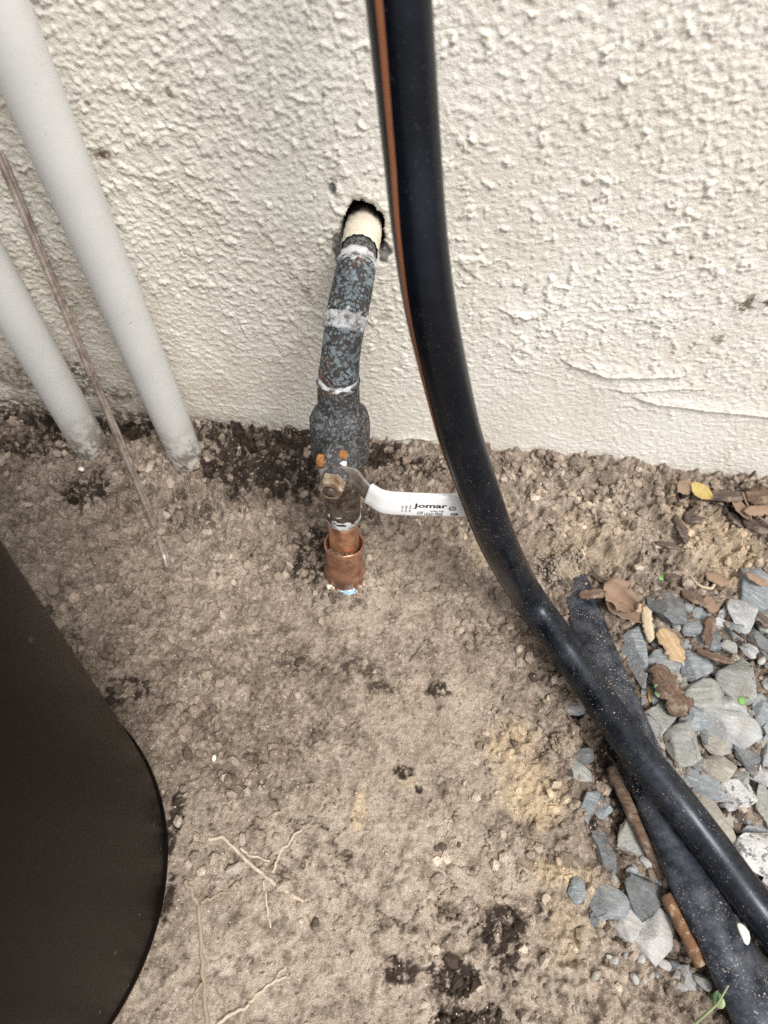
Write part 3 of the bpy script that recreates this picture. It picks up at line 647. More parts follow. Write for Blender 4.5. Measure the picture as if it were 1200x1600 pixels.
lev = strip('lever', [L0, L1, L2, L3, L4, L5], [0.0125, 0.0185, 0.019, 0.0185, 0.016, 0.013], 0.0028, lambda s: AX, M_STEEL, p0)
gp = strip('grip', [atd(575, 770, d0-0.0042), L5, L6, L7, L8], [0.0195, 0.0212, 0.0208, 0.0206, 0.0206], 0.0052, lambda s: AX*(1-0.0*s), M_VINYL, lev, 0.42)
# stop tabs (rusted) on the top edge of the lever plate
def block(name, c, ax, sz, mat, parent, bev=0.25):
    bm = bmesh.new(); bmesh.ops.create_cube(bm, size=1.0)
    for v in bm.verts: v.co = Vector((v.co.x*sz[0], v.co.y*sz[1], v.co.z*sz[2]))
    bmesh.ops.bevel(bm, geom=list(bm.edges), offset=min(sz)*bev, segments=2, affect='EDGES', profile=0.6)
    M_ = Matrix([[ax[0][i], ax[1][i], ax[2][i], c[i]] for i in range(3)]+[[0, 0, 0, 1]])
    bm.transform(M_); me = bpy.data.meshes.new(name); bm.to_mesh(me); bm.free()
    me.polygons.foreach_set('use_smooth', [True]*len(me.polygons)); return part(name, me, mat, parent)
AXF = (SX, AX, ST)
block('stop_plate', atd(519, 730, d0-0.001), AXF, (0.0205, 0.0095, 0.003), M_STEEL, lev)
block('stop_tab', atd(500.5, 720, d0-0.003), AXF, (0.0052, 0.0075, 0.006), M_RUST, lev)
block('stop_tab', atd(536, 714.5, d0-0.003), AXF, (0.0062, 0.0085, 0.005), M_RUST, lev)
block('paint_patch', atd(533.5, 727, d0-0.004), AXF, (0.0075, 0.0062, 0.0032), M_VINYL, lev)
# hex nut with stud
def hexa(name, O, A, prof, mat, rot=0.25):
    V = []; F = []; m_ = 6
    for (t_, r_) in prof:
        for k in range(m_):
            a = 2*math.pi*k/m_+rot; V.append(O+A*t_+r_*(math.cos(a)*SX+math.sin(a)*AX))
    for i in range(len(prof)-1):
        for k in range(m_): F.append((i*m_+k, i*m_+(k+1) % m_, (i+1)*m_+(k+1) % m_, (i+1)*m_+k))
    F.append(tuple(range(m_))[::-1]); F.append(tuple((len(prof)-1)*m_+k for k in range(m_)))
    me = mesh(name, V, F, False)
    return part(name, me, mat, p0)
nut = hexa('stem_nut', NUT-ST*0.004, ST, [(0, 0.0095), (0.0078, 0.0095), (0.0092, 0.0082)], M_BRASS, 0.1)
part('stud', lathe('stud', NUT+ST*0.0046, ST, [(0, 0.0052), (0.0022, 0.0052), (0.0028, 0.0046)], 24), M_BRONZE, nut)
block('bonnet_lug', onaxis(700, 0.018, 0.014), AXF, (0.007, 0.008, 0.012), M_PAT2, p0)
# printing on the grip
def lettering(txt, px, py, hpx, wpx=None, ang=0.0, bold=0.0, parent=None, name='lettering'):
    cu = bpy.data.curves.new('t', 'FONT'); cu.body = txt; cu.size = 1.0; cu.offset = bold; cu.resolution_u = 3; cu.align_x = 'CENTER'; cu.align_y = 'CENTER'
    ob = bpy.data.objects.new('t', cu); COL.objects.link(ob); bpy.context.view_layer.update()
    dg = bpy.context.evaluated_depsgraph_get(); me = bpy.data.meshes.new_from_object(ob.evaluated_get(dg)); bpy.data.objects.remove(ob)
    co = np.array([v.co for v in me.vertices]); lo = co.min(0); hi = co.max(0); cen = (lo+hi)/2; sz = hi-lo
    c = grip_pt(px, py); k = mpp(c)
    sx = hpx*k/sz[1]; sxx = (wpx*k/sz[0]) if wpx else sx
    ca, sa = math.cos(ang), math.sin(ang)
    for v, p in zip(me.vertices, co):
        x = (p[0]-cen[0])*sxx; y = (p[1]-cen[1])*sx
        x, y = ca*x-sa*y, sa*x+ca*y
        v.co = Vector(c+GU*x+GV*y)
    me.update(); return part(name, me, M_INK, parent)
GU = (L8-L6)/np.linalg.norm(L8-L6); GV = AX-GU*AX.dot(GU); GV /= np.linalg.norm(GV); GN = np.cross(GU, GV)
if GN.dot(CAM-L6) < 0: GN = -GN
def grip_pt(px, py):
    # the grip's front face just here
    t_ = np.clip((px-640)/112.0, 0, 1); basep = L6*(1-t_)+L8*t_+GN*0.00285
    r_ = ray(px, py); s = (basep-CAM).dot(GN)/r_.dot(GN); return CAM+r_*s
lettering('Jomar', 672.5, 791.5, 12.0, 54, 0, 0.03, gp)
lettering('VALVE', 683, 799.2, 4.0, 22, 0, 0.01, gp)
lettering('LEAD FREE', 677.5, 803.6, 5.0, 29, 0, 0.012, gp)
lettering('5-150', 629, 795, 3.3, 12, math.pi/2, 0.006, gp)
lettering('150 WSP', 635, 795, 3.6, 14, math.pi/2, 0.006, gp)
lettering('600 WOG', 641, 795, 3.6, 15, math.pi/2, 0.006, gp)
lettering('UL', 707, 795, 4.2, 7, 0, 0.012, gp)
lettering('FM', 710, 804, 3.2, 9, 0, 0.01, gp)
def ring_mark(px, py, rx, ry, parent, check=True):
    c = grip_pt(px, py); k = mpp(c); V = []; F = []; n = 24
    for i in range(n):
        a = 2*math.pi*i/n
        for q in (1.0, 0.74): V.append(c+GU*rx*k*q*math.cos(a)+GV*ry*k*q*math.sin(a))
    for i in range(n): j = (i+1) % n; F.append((2*i, 2*j, 2*j+1, 2*i+1))
    if check:
        for (x, y) in ((-0.5, 0.1), (-0.1, -0.45), (1.3, 1.0), (1.15, 1.2), (-0.1, -0.05), (-0.35, 0.3)): V.append(c+GU*rx*k*x+GV*ry*k*y)
        b = 2*n; F.append((b, b+1, b+4, b+5)); F.append((b+1, b+2, b+3, b+4))
    part('check_mark' if check else 'approval_mark', mesh('mark', V, F, False), M_INK, parent)
ring_mark(656, 801.8, 4.6, 3.4, gp)
ring_mark(707, 795, 6.0, 4.3, gp, False); ring_mark(710, 804, 6.5, 2.6, gp, False)
# blue tape remains and soil in the coupling mouth
def rag(name, px, py, rx, ry, z, mat, parent, n=18, seed=0, thick=0.0018):
    c = atz(px, py, z); k = mpp(c); V = [c+np.array([0, 0, thick])]; F = []; rg = random.Random(seed)
    for i in range(n):
        a = 2*math.pi*i/n; q = 0.65+0.5*rg.random(); V.append(c+np.array([rx*k*q*math.cos(a), ry*k*q*math.sin(a)*1.15, thick*(0.6+0.6*rg.random())]))
    for i in range(n):
        a = 2*math.pi*i/n; q = V[1+i]; V.append(np.array([q[0], q[1], z-0.004]))
    for i in range(n):
        j = (i+1) % n; F.append((0, 1+i, 1+j)); F.append((1+i, 1+n+i, 1+n+j, 1+j))
    return part(name, mesh(name, V, F), mat, parent)
zt = gzs(*atz(543, 922, 0.01)[:2])+0.001
rag('tape_scrap', 543, 922, 15, 6, zt, M_BLUE, p0, seed=3); rag('tape_scrap', 517, 917, 7, 4, zt, M_SHELL, p0, seed=4)

# ---- black hoses
def hose(name, pts, r, mat, label, dustfn, n=16, stripe=None, segs=40, flat=1.0):
    P = catmull(pts, n); o = empty(name, tuple(pts[-1])); tag(o, label, 'hose')
    me = tube('hose_wall', P, r, segs); V = np.array([v.co for v in me.vertices])
    if flat < 1:
        zc = np.repeat(P[:, 2], segs); rv = np.repeat(r, segs); off = (V[:, 2]-zc)/rv; V[:, 2] = zc+off*rv*flat-0.0022*np.clip(off, 0, 1)*(0.5+gnoise(V[:, 0]*18, V[:, 1]*18, 3))
        me.vertices.foreach_set('co', V.astype(np.float32).ravel()); me.update()
    fattr(me, 'dust', dustfn(V)); sf = np.zeros(len(V))
    for (px_, py_, z_, rr_, am_) in ((782, 868, 0.075, 0.016, 0.8), (800, 905, 0.062, 0.010, 0.5), (1050, 1275, 0.05, 0.012, 0.9), (1065, 1292, 0.046, 0.008, 0.9), (1030, 1215, 0.058, 0.020, 0.25)):
        p_ = atz(px_, py_, z_); sf = np.maximum(sf, am_*np.exp(-((V-p_)**2).sum(1)/rr_**2))
    fattr(me, 'scuff', sf); part('hose_wall', me, mat, o)
    if stripe:
        T, N, B = frames(P); VV = []; F = []; K = 8; cnt = 0
        for i in range(len(P)):
            s0 = stripe(i/(len(P)-1))
            if s0 is None: break
            tc = CAM-P[i]; tc -= T[i]*tc.dot(T[i]); tc /= np.linalg.norm(tc); sd = np.cross(T[i], tc)
            if sd.dot(ROT[:, 0]) < 0: sd = -sd
            for k in range(K+1):
                a = s0+0.125*(k/K-0.5)*2
                VV.append(P[i]+(r+0.0003)*(math.cos(a)*tc+math.sin(a)*sd))
            cnt += 1
        for i in range(cnt-1):
            for k in range(K): F.append((i*(K+1)+k, i*(K+1)+k+1, (i+1)*(K+1)+k+1, (i+1)*(K+1)+k))
        part('orange_stripe', mesh('orange_stripe', VV, F), M_STRIPE, o)
    return o
HR = 0.0140
hp = [(623, 0, .294), (634, 125, .315), (645, 250, .338), (657, 375, .360), (676, 500, .388), (708, 640, .437), (730, 714, .464), (780, 850, .528)]
H0 = [atd(px, py, dd) for px, py, dd in hp]
upv = H0[0]-H0[1]; upv /= np.linalg.norm(upv)
pts = [H0[0]+upv*0.17+np.array([0, 0.02, 0.10]), H0[0]+upv*0.07]+H0+[atz(824, 930, 0.050), atz(884, 1015, 0.034), atz(930, 1083, 0.029), atz(987, 1164, 0.031), atz(1058, 1252, 0.030), atz(1115, 1327, 0.024), atz(1170, 1402, 0.022), atz(1240, 1488, 0.017), atz(1330, 1600, 0.014), atz(1480, 1760, 0.014)]
nP = len(pts)-1
def stripe(u):
    s = u*nP-2            # index along hp
    if s > 9.5: return None
    return float(np.interp(s, [-2, 0, 2, 3, 4, 5, 6, 8, 9.5], [-0.60, -0.60, -0.72, -0.86, -1.02, -1.20, -1.36, -1.58, -1.75]))
hose('black_hose', pts, HR, M_HOSE, 'black poly hose with orange stripe hanging down in front of the wall', lambda V: sstep(0.30, 0.03, V[:, 2])*0.9+0.12, 16, stripe)
lp = [(870, 845, -0.040), (890, 900, -0.012), (912, 958, -0.001), (944, 1045, 0.003), (988, 1150, 0.004), (1043, 1280, 0.005), (1088, 1385, 0.006), (1136, 1482, 0.007), (1192, 1598, 0.008), (1260, 1740, 0.008), (1350, 1950, 0.0)]
hose('buried_black_hose', [atz(*p) for p in lp], np.interp(np.linspace(0, 1, 14*(len(lp)-1)+1), [0, 0.25, 0.6, 1], [0.0155, 0.0172, 0.0192, 0.0195]), M_HOSE2, 'wider dusty black pipe lying on the gravel under the striped hose', lambda V: np.full(len(V), 1.0), 14, flat=0.68)

# ---- rusted rod beside the lower pipe
P = catmull([atz(1040, 1398, 0.000), atz(1060, 1438, 0.002), atz(1078, 1474, 0.003), atz(1095, 1507, 0.001)], 10)
o = link('rusted_rod', tube('rusted_rod', P, [0.0046+0.0004*math.sin(i*0.5)*math.sin(i*0.23) for i in range(len(P))], 18, True, 0.10, 3), M_ROD)
tag(o, 'short rusty orange rod half buried along the left side of the wide black pipe', 'rod')
P = catmull([atz(955, 1200, -0.008), atz(972, 1238, -0.003), atz(1003, 1305, -0.003), atz(1035, 1372, -0.009)], 10)
o = link('buried_stick', tube('buried_stick', P, [0.0046+0.0006*math.sin(i*0.4)*math.sin(i*0.31) for i in range(len(P))], 18, True, 0.15, 5), M_BARK)
tag(o, 'dusty brown stick in the soil above the rusty rod, left of the wide pipe', 'stick')
# ---- gravel stones
def ico(sub):
    bm = bmesh.new(); bmesh.ops.create_icosphere(bm, subdivisions=sub, radius=1.0)
    V = np.array([v.co[:] for v in bm.verts]); F = [tuple(v.index for v in f.verts) for f in bm.faces]; bm.free(); return V, F
ICO3, ICO2, ICO1, ICOC = ico(4), ico(2), ico(1), ico(4)
def stone_verts(base, seed, cuts=10, rough=0.05, lo=0.5, hi=0.82):
    r = np.random.default_rng(seed); V = base.copy()
    for _ in range(cuts):
        n = r.normal(size=3); n /= np.linalg.norm(n); c = r.uniform(lo, hi)
        V -= np.clip(V@n-c, 0, None)[:, None]*n
    V *= 1+rough*gnoise(V[:, 0]*2.3+seed*1.7+V[:, 2], V[:, 1]*2.3+seed+V[:, 2]*1.3, seed)[:, None]+0.4*rough*gnoise(V[:, 0]*6+seed+V[:, 2]*3, V[:, 1]*6+V[:, 2]*2, seed+1)[:, None]
    V /= np.abs(V).max(0); return V
GRP = 'gravel stones around the black pipes'
def stone(i, px, py, a, b, ang, tone, label, lift=0.35, thick=0.75, cuts=12):
    c = atz(px, py, 0.0); k = mpp(c); V = stone_verts(ICO3[0], 100+i, cuts, 0.05, 0.42, 0.74)
    h = min(a, b)*k*thick; sa, sb = a*k*1.23, b*k*1.12*1.23
    zc = gzs(c[0], c[1])+h*lift
    c = atz(px, py, zc)
    tx, ty = (RNG.random(2)-0.5)*0.35
    me = mesh('gravel_stone', V*np.array([sa, sb, h]), ICO3[1])
    o = link('gravel_stone', me, SM[tone]); o.location = tuple(c); o.rotation_euler = (tx, ty, -math.radians(ang))
    return tag(o, label, 'stone', GRP)
STONES = [
 (1044, 951, 28, 25, 10, 'd', 'dark blue grey stone below the green seedling near the curled leaf'),
 (1082, 981, 24, 14, -8, 'b', 'small flat blue grey stone beside the orange wood chip'),
 (1166, 958, 27, 25, 40, 'w', 'pale bluish wedge stone below the white twig'),
 (1144, 984, 16, 18, 0, 'b', 'small grey stone touching the pale bluish wedge stone'),
 (1186, 920, 32, 30, 30, 'b', 'broad blue grey slab at the right edge under the mulch'),
 (995, 1016, 20, 46, -6, 'b', 'tall blue grey stone right beside the wide black pipe'),
 (1040, 1032, 31, 19, 10, 'b', 'flat blue grey stone under the orange wood chip'),
 (1088, 1041, 21, 25, -10, 'b', 'blue grey triangular stone above the grey green stone'),
 (1099, 1082, 34, 24, -10, 'g', 'grey green stone to the right of the brown bark lump'),
 (1158, 1058, 33, 32, 20, 'g', 'largest grey stone above the stone with a seedling'),
 (1189, 1010, 12, 26, -20, 'd', 'narrow dark stone standing at the right edge'),
 (1025, 1127, 27, 30, 15, 'g', 'square grey green stone below the brown bark lump, beside the hose'),
 (1085, 1121, 30, 16, -8, 'b', 'long grey stone above the pale oval stone'),
 (1148, 1106, 23, 14, 12, 'w', 'pale grey stone carrying a single green seedling leaf'),
 (1188, 1124, 12, 24, 10, 'b', 'upright grey stone at the right edge by the seedling stone'),
 (1143, 1142, 40, 24, 12, 'w', 'large whitish oval stone'),
 (1128, 1166, 27, 14, 5, 't', 'tan stone tucked under the large whitish oval stone'),
 (1072, 1166, 28, 28, 0, 'g', 'round grey green stone left of the tan stone'),
 (1124, 1196, 27, 20, 28, 't', 'cream and grey stone below the tan stone'),
 (1166, 1186, 18, 22, -35, 'd', 'dark rough stone right of the cream and grey stone'),
 (1105, 1226, 42, 20, 20, 'b', 'long streaked grey stone right of the hose'),
 (1154, 1248, 29, 22, -15, 's', 'white stone with dark speckles below the streaked grey stone'),
 (1198, 1184, 16, 18, 0, 'w', 'pale stone cut by the right edge, level with the tan stone'),
 (1192, 1216, 22, 16, -10, 'w', 'pale round stone at the right edge above the speckled one'),
 (1158, 1214, 13, 13, 0, 'g', 'small rough stone between the streaked and pale round stones'),
 (1194, 1260, 16, 30, 8, 'g', 'grey stone at the right edge beside the white speckled stone'),
 (1114, 1284, 22, 50, -38, 't', 'long buff slab lying along the right side of the hose'),
 (1184, 1300, 26, 13, 5, 'b', 'flat grey stone above the big black and white stone'),
 (1184, 1336, 34, 30, 15, 's', 'big black and white stone right of the hose end'),
 (1090, 1196, 11, 9, 0, 'd', 'tiny dark stone above the long streaked grey stone'),
 (1101, 1150, 8, 12, 0, 'd', 'tiny dark stone between the round and the oval stones'),
 (902, 1104, 20, 12, 10, 'w', 'whitish stone peeking out left of the hose'),
 (912, 1178, 16, 12, 0, 'd', 'small grey stone left of the hose, upper of two'),
 (903, 1203, 20, 15, 25, 'g', 'grey stone left of the hose, lower of two'),
 (918, 1258, 13, 21, 15, 'b', 'dusty grey stone in the soil left of the dusty brown stick'),
 (944, 1262, 14, 13, 0, 'b', 'small dusty stone touching the dusty brown stick'),
 (945, 1334, 15, 34, -14, 'd', 'slanted dark stone sunk in the soil left of the dusty brown stick'),
 (980, 1313, 18, 26, -25, 'g', 'soil covered grey stone between slanted dark stone and brown stick'),
 (898, 1389, 13, 16, 0, 'b', 'small blue grey stone below the sandy clod, leftmost of the gravel'),
 (942, 1408, 33, 26, 15, 'b', 'wide blue grey stone left of the pale five sided stone'),
 (1004, 1398, 30, 30, 35, 'd', 'dark angular stone left of the rusty rod end'),
 (975, 1442, 25, 22, 20, 'p', 'light grey sandy stone above the pale five sided stone'),
 (1020, 1464, 34, 33, 25, 'p', 'pale five sided concrete lump by the rusty rod end'),
 (1068, 1527, 22, 16, 30, 'w', 'pale stone below the rusty rod end'),
 (1098, 1534, 13, 9, 0, 'g', 'small stone between pale stone and the wide black pipe'),
 (1188, 1498, 14, 16, 0, 'd', 'small dark stone in the gap between both hoses'),
 (1150, 1030, 10, 8, 0, 't', 'small tan pebble on the largest grey stone'),
 (1052, 1060, 10, 10, 0, 't', 'small tan pebble above the brown bark lump'),
 (1060, 1085, 10, 9, 0, 'g', 'small pebble right of the brown bark lump'),
]
for i, s in enumerate(STONES):
    big_ = max(s[2], s[3]) > 24
    stone(i, *s[:6], s[6], lift=0.33 if s[0] > 985 else 0.10, thick=0.8 if big_ else 0.9)
# smaller stones wedged into the gaps
taken = [(s_[0], s_[1], s_[2], s_[3], s_[4]) for s_ in STONES]
def px_line(pts): return np.array([proj(p)[:2] for p in pts])
HL = [(catmull([np.array([px, py, 0.0]) for px, py in ((824, 930), (884, 1015), (930, 1083), (987, 1164), (1058, 1252), (1115, 1327), (1170, 1402), (1240, 1488))], 12)[:, :2], 30),
      (catmull([np.array([px, py, 0.0]) for px, py in ((890, 900), (912, 958), (944, 1045), (988, 1150), (1043, 1280), (1088, 1385), (1136, 1482), (1192, 1598))], 12)[:, :2], 41)]
rq = np.random.default_rng(77); nf = 0; used = set()
TN = {'b': 'blue grey', 'd': 'dark', 'g': 'grey green', 'w': 'pale', 't': 'tan'}
def short(l):
    ws = l.split(); cut = [k for k, w_ in enumerate(ws) if k > 1 and w_ in ('below', 'beside', 'above', 'under', 'right', 'left', 'at', 'to', 'with', 'carrying', 'tucked', 'touching', 'lying', 'in', 'between', 'standing', 'cut', 'peeking', 'sunk', 'by', 'on', 'of')]
    k = cut[0] if cut else len(ws); k = k if k >= 3 or len(ws) < 6 else k; return ' '.join(ws[:max(k, 3)]).rstrip(',')
for _ in range(5000):
    px, py = rq.uniform(890, 1206), rq.uniform(955, 1420); a = rq.uniform(6.5, 14); b = a*rq.uniform(0.6, 0.95)
    if px < 990: continue
    if any(np.min(np.hypot(L_[:, 0]-px, L_[:, 1]-py)) < w_+a*0.6 for L_, w_ in HL): continue
    ok = True
    for (x_, y_, a_, b_, g_) in taken:
        th = math.radians(g_); dx, dy = px-x_, py-y_; u_ = dx*math.cos(th)+dy*math.sin(th); v_ = -dx*math.sin(th)+dy*math.cos(th)
        if math.hypot(u_/(a_*1.0+a*0.55), v_/(b_*1.0+b*0.55)) < 1: ok = False; break
    if not ok: continue
    tn_ = 'bbgdgbwb'[int(rq.integers(0, 8))]; near_ = min(STONES, key=lambda q_: math.hypot(q_[0]-px, q_[1]-py)); dx, dy = px-near_[0], py-near_[1]
    wh_ = ('below' if dy > 0 else 'above') if abs(dy) > abs(dx) else ('right of' if dx > 0 else 'left of')
    lab = 'small %s stone wedged %s the %s' % (TN[tn_], wh_, ' '.join(near_[6].split()[:9])); lab = ' '.join(lab.split()[:16])
    for tail in (' in', ' of', ' the', ' to', ' at', ' a', ' with', ' by', ' beside', ' under', ' below', ' above', ' and', ' right', ' left', ' between', ' on', ' under the'):
        if lab.endswith(tail): lab = lab[:-len(tail)]
    if lab in used: continue
    used.add(lab)
    an = rq.uniform(-60, 60); taken.append((px, py, a, b, an)); nf += 1
    o = stone(300+nf, px, py, a, b, an, tn_, lab, lift=0.25, thick=0.9)
    o['group'] = 'small stones filling the gravel'
    if nf >= 75: break
# loose chips too small to pick apart, and the gravel that goes on beyond the frame
def stuff(name, items, mat_list, label, cat, smooth=True):
    V = []; F = []; MI = []; TI = []; off = 0
    for (bV, bF, mi, tint) in items:
        V.append(bV); F.append(np.asarray(bF)+off); MI += [mi]*len(bF); TI.append(np.broadcast_to(np.asarray(tint, float), (len(bV), 3))); off += len(bV)
    V = np.concatenate(V).astype(np.float32); F = np.concatenate(F).astype(np.int32); n = len(F)
    me = bpy.data.meshes.new(name); me.vertices.add(len(V)); me.vertices.foreach_set('co', V.ravel())
    me.loops.add(3*n); me.loops.foreach_set('vertex_index', F.ravel()); me.polygons.add(n); me.polygons.foreach_set('loop_start', np.arange(0, 3*n, 3, dtype=np.int32))
    for m_ in mat_list: me.materials.append(m_)
    me.polygons.foreach_set('material_index', MI); me.polygons.foreach_set('use_smooth', [smooth]*n); me.update(calc_edges=True); cattr(me, 'tone', np.concatenate(TI))
    o = link(name, me); return tag(o, label, cat, kind='stuff')
def rotm(r):
    q = r.normal(size=4); q /= np.linalg.norm(q); w_, x, y, z = q
    return np.array([[1-2*(y*y+z*z), 2*(x*y-z*w_), 2*(x*z+y*w_)], [2*(x*y+z*w_), 1-2*(x*x+z*z), 2*(y*z-x*w_)], [2*(x*z-y*w_), 2*(y*z+x*w_), 1-2*(x*x+y*y)]])
r = np.random.default_rng(5); items = []; ms = [SM[k] for k in 'bdgwtp']
for i in range(330):
    if i < 230:
        px, py = r.uniform(885, 1200), r.uniform(940, 1560)
        if px < 985 and r.random() < 0.85: continue
        c = atz(px, py, 0); s = r.uniform(0.0018, 0.0055)
    else:
        c = np.array([r.uniform(0.345, 0.75), r.uniform(-0.62, -0.12), 0]); s = r.uniform(0.008, 0.017)
    V0 = stone_verts(ICO2[0], 1000+i, 7)*np.array([s*r.uniform(0.8, 1.5), s, s*0.7])
    V0 = V0@rotm(r).T*np.array([1, 1, 0.8])+np.array([c[0], c[1], gzs(c[0], c[1])+s*0.25]); items.append((V0, ICO2[1], int(r.integers(0, 6)), (0.5, 0.5, 0.5)))
stuff('gravel_chips', items, ms, 'small grey chips filling the gaps of the gravel', 'gravel')
# ---- soil crumbs
r = np.random.default_rng(8); items = []
PV = [stone_verts(ICO1[0], 3000+i, 4, 0.25, 0.6, 0.95) for i in range(40)]
def crumb(x, y, s, k=1.0, lift=0.2, z=None, col=None):
    V0 = PV[int(r.integers(0, 40))]*np.array([s*r.uniform(0.8, 1.3), s, s*r.uniform(0.6, 0.9)])@rotm(r).T
    items.append((V0+np.array([x, y, (gz(x, y) if z is None else z)+s*lift]), ICO1[1], 0, (gcol(x, y) if col is None else np.asarray(col))*k))
for i in range(12500):
    q = r.random()
    if q < 0.46: x, y = r.uniform(-0.44, 0.38), -abs(r.normal(0, 0.050))-0.003
    elif q < 0.62: x, y = r.uniform(-0.34, -0.05), r.uniform(-0.42, -0.05)
    elif q < 0.86: x, y = r.uniform(0.05, 0.34), r.uniform(-0.50, -0.03)
    else: x, y = r.uniform(-0.25, 0.30), r.uniform(-0.54, -0.05)
    cl = float(fbm(np.array(x*22), np.array(y*22), 77, 2))
    if cl < 0.0 and r.random() < 0.85: continue
    s = 0.0007+0.0012*r.random()**1.6+(0.0046*r.random()**3.2 if q < 0.86 else 0.0008*r.random()**3)
    crumb(x, y, s, r.uniform(0.8, 1.45)*(1.1 if s > 0.003 else 1.0))
for _ in range(420):
    px, py = r.normal(880, 20), r.normal(884, 10); c_ = atz(px, py, 0.006); crumb(c_[0], c_[1], r.uniform(0.0006, 0.0019), 1.0, 0.3, gz(c_[0], c_[1])+r.uniform(0.0, 0.005), np.array([0.36, 0.305, 0.25])*r.uniform(0.6, 1.25))
# soil pressed up round the pipes that come out of the ground
for (cx_, cy_, rad_, nn_) in ((*atz(295, 720, 0.006)[:2], 0.0185, 90), (*atz(148, 706, 0.006)[:2], 0.0185, 80), (-0.0465, -0.157, 0.0180, 150)):
    for _ in range(nn_):
        a = r.uniform(0, 2*math.pi); q = rad_+abs(r.normal(0, 0.006)); crumb(cx_+q*math.cos(a), cy_+q*math.sin(a), r.uniform(0.0009, 0.0028), r.uniform(0.7, 1.2))
# larger clods seen singly in the crumbly strip
for (px, py, rad_, ti) in [(770, 862, 14, .8), (882, 888, 24, .75), (846, 858, 16, .85), (900, 742, 18, .6), (872, 760, 12, .55), (935, 765, 14, .55), (980, 770, 12, .5), (880, 1165, 22, .85), (858, 1185, 14, .75), (900, 1155, 10, .8),
                           (925, 1370, 15, .9), (962, 1378, 12, .95), (205, 650, 14, .55), (230, 690, 10, .5), (190, 690, 9, .6), (205, 650, 8, .5), (1165, 1270, 12, .3), (1160, 1290, 10, .35), (790, 730, 12, .5), (820, 745, 12, .45), (850, 770, 11, .5), (740, 1010, 9, .6), (700, 930, 8, .6), (720, 960, 9, .55),
                           (1090, 800, 12, .85), (1110, 770, 12, .9), (1120, 850, 10, .8), (760, 900, 9, .6), (330, 700, 9, .4), (310, 1150, 10, .5), (272, 1075, 10, .55), (300, 1040, 9, .5), (250, 1110, 9, .55), (660, 760, 8, .4), (690, 755, 9, .5), (640, 745, 8, .3)]:
    c = atz(px, py, 0); s = rad_*mpp(c); V0 = stone_verts(ICOC[0], int(px*7+py), 6, 0.25, 0.6, 0.9); q_ = V0*9+px
    V0 = V0*(1+0.16*fbm(q_[:, 0]+q_[:, 2], q_[:, 1]-q_[:, 2]*0.7, 9, 3, 0.7)[:, None])*np.array([s, s*1.05, s*0.6])
    items.append((V0+np.array([c[0], c[1], gzs(c[0], c[1])+s*0.02]), ICOC[1], 0, (np.array([0.40, 0.325, 0.25]) if ti > 0.7 else gcol(c[0], c[1])*(0.7+0.6*ti))*(0.85+0.5*fbm(q_[:, 0]*1.7+q_[:, 2], q_[:, 1]*1.7, 19, 3, 0.7))[:, None]))
# dirt caught in the mouth of the copper coupling
cm = AB+AX*t_at(852)+ST*0.0125
for i in range(46):
    a = r.uniform(-0.9, 0.7); rr_ = r.uniform(0.0125, 0.0155); p = AB+AX*(t_at(850)+r.uniform(-0.001, 0.0045))+rr_*(math.cos(a)*ST+math.sin(a)*SX)
    crumb(p[0], p[1], r.uniform(0.0009, 0.0020), r.uniform(0.6, 1.2), 0, p[2], (0.22, 0.19, 0.165))
stuff('soil_crumbs', items, [M_CLOD], 'loose crumbs and clods of soil scattered over the ground', 'soil', False)

# ---- mulch, leaves, twigs
def flake(name, px, py, lpx, wpx, ang, mat, label, cat='bark chip', thick=0.002, z=None, curl=0.0, seed=0, tilt=(0, 0), group='bark and leaf litter beside the wall', lift=0.003, taper=0.35, jag=0.22):
    """a chip or leaf with an irregular outline, real thickness and a curl"""
    c = atz(px, py, 0); k = mpp(c); a = lpx*k/2; b = wpx*k/2*1.1; rg = random.Random(seed*13+int(px)); n = 15; m_ = 6; V = []; F = []
    prof = []
    for i in range(n):
        u = -1+2*i/(n-1); w_ = b*max(0.03, (1-abs(u)**(2.2/(0.25+taper)))**0.7)
        prof.append((u*a, w_*(1+jag*(rg.random()-0.5)*2), w_*(1+jag*(rg.random()-0.5)*2), (rg.random()-0.5)*b*jag))
    for side in (1, -1):
        for (x, wl, wr, off) in prof:
            for j in range(m_):
                v_ = -1+2*j/(m_-1); y = off+(wl if v_ < 0 else wr)*v_
                zz = curl*b*(abs(v_)**2)+curl*0.4*a*(x/a)**2*0.5+(rg.random()-0.5)*thick*0.5+side*thick/2*(1-0.7*abs(v_)**3)
                V.append((x, y, zz))
    N_ = n*m_
    for i in range(n-1):
        for j in range(m_-1):
            q = (i*m_+j, (i+1)*m_+j, (i+1)*m_+j+1, i*m_+j+1); F.append(q); F.append(tuple(x+N_ for x in q[::-1]))
    for i in range(n-1):
        F.append((i*m_, N_+i*m_, N_+(i+1)*m_, (i+1)*m_)); F.append((i*m_+m_-1, (i+1)*m_+m_-1, N_+(i+1)*m_+m_-1, N_+i*m_+m_-1))
    for j in range(m_-1):
        F.append((j, j+1, N_+j+1, N_+j)); e = (n-1)*m_; F.append((e+j, N_+e+j, N_+e+j+1, e+j+1))
    zc = (gzs(c[0], c[1])+lift+thick/2) if z is None else z; c = atz(px, py, zc)
    o = link(name, mesh(name, V, F), mat); o.location = tuple(c); o.rotation_euler = (tilt[0], tilt[1], -math.radians(ang))
    return tag(o, label, cat, group)
flake('bark_lump', 1045, 1078, 90, 36, 62, M_BARK, 'long dark brown bark lump lying across the gravel beside the hose', thick=0.009, lift=0.008, seed=1, jag=0.3, taper=0.1)
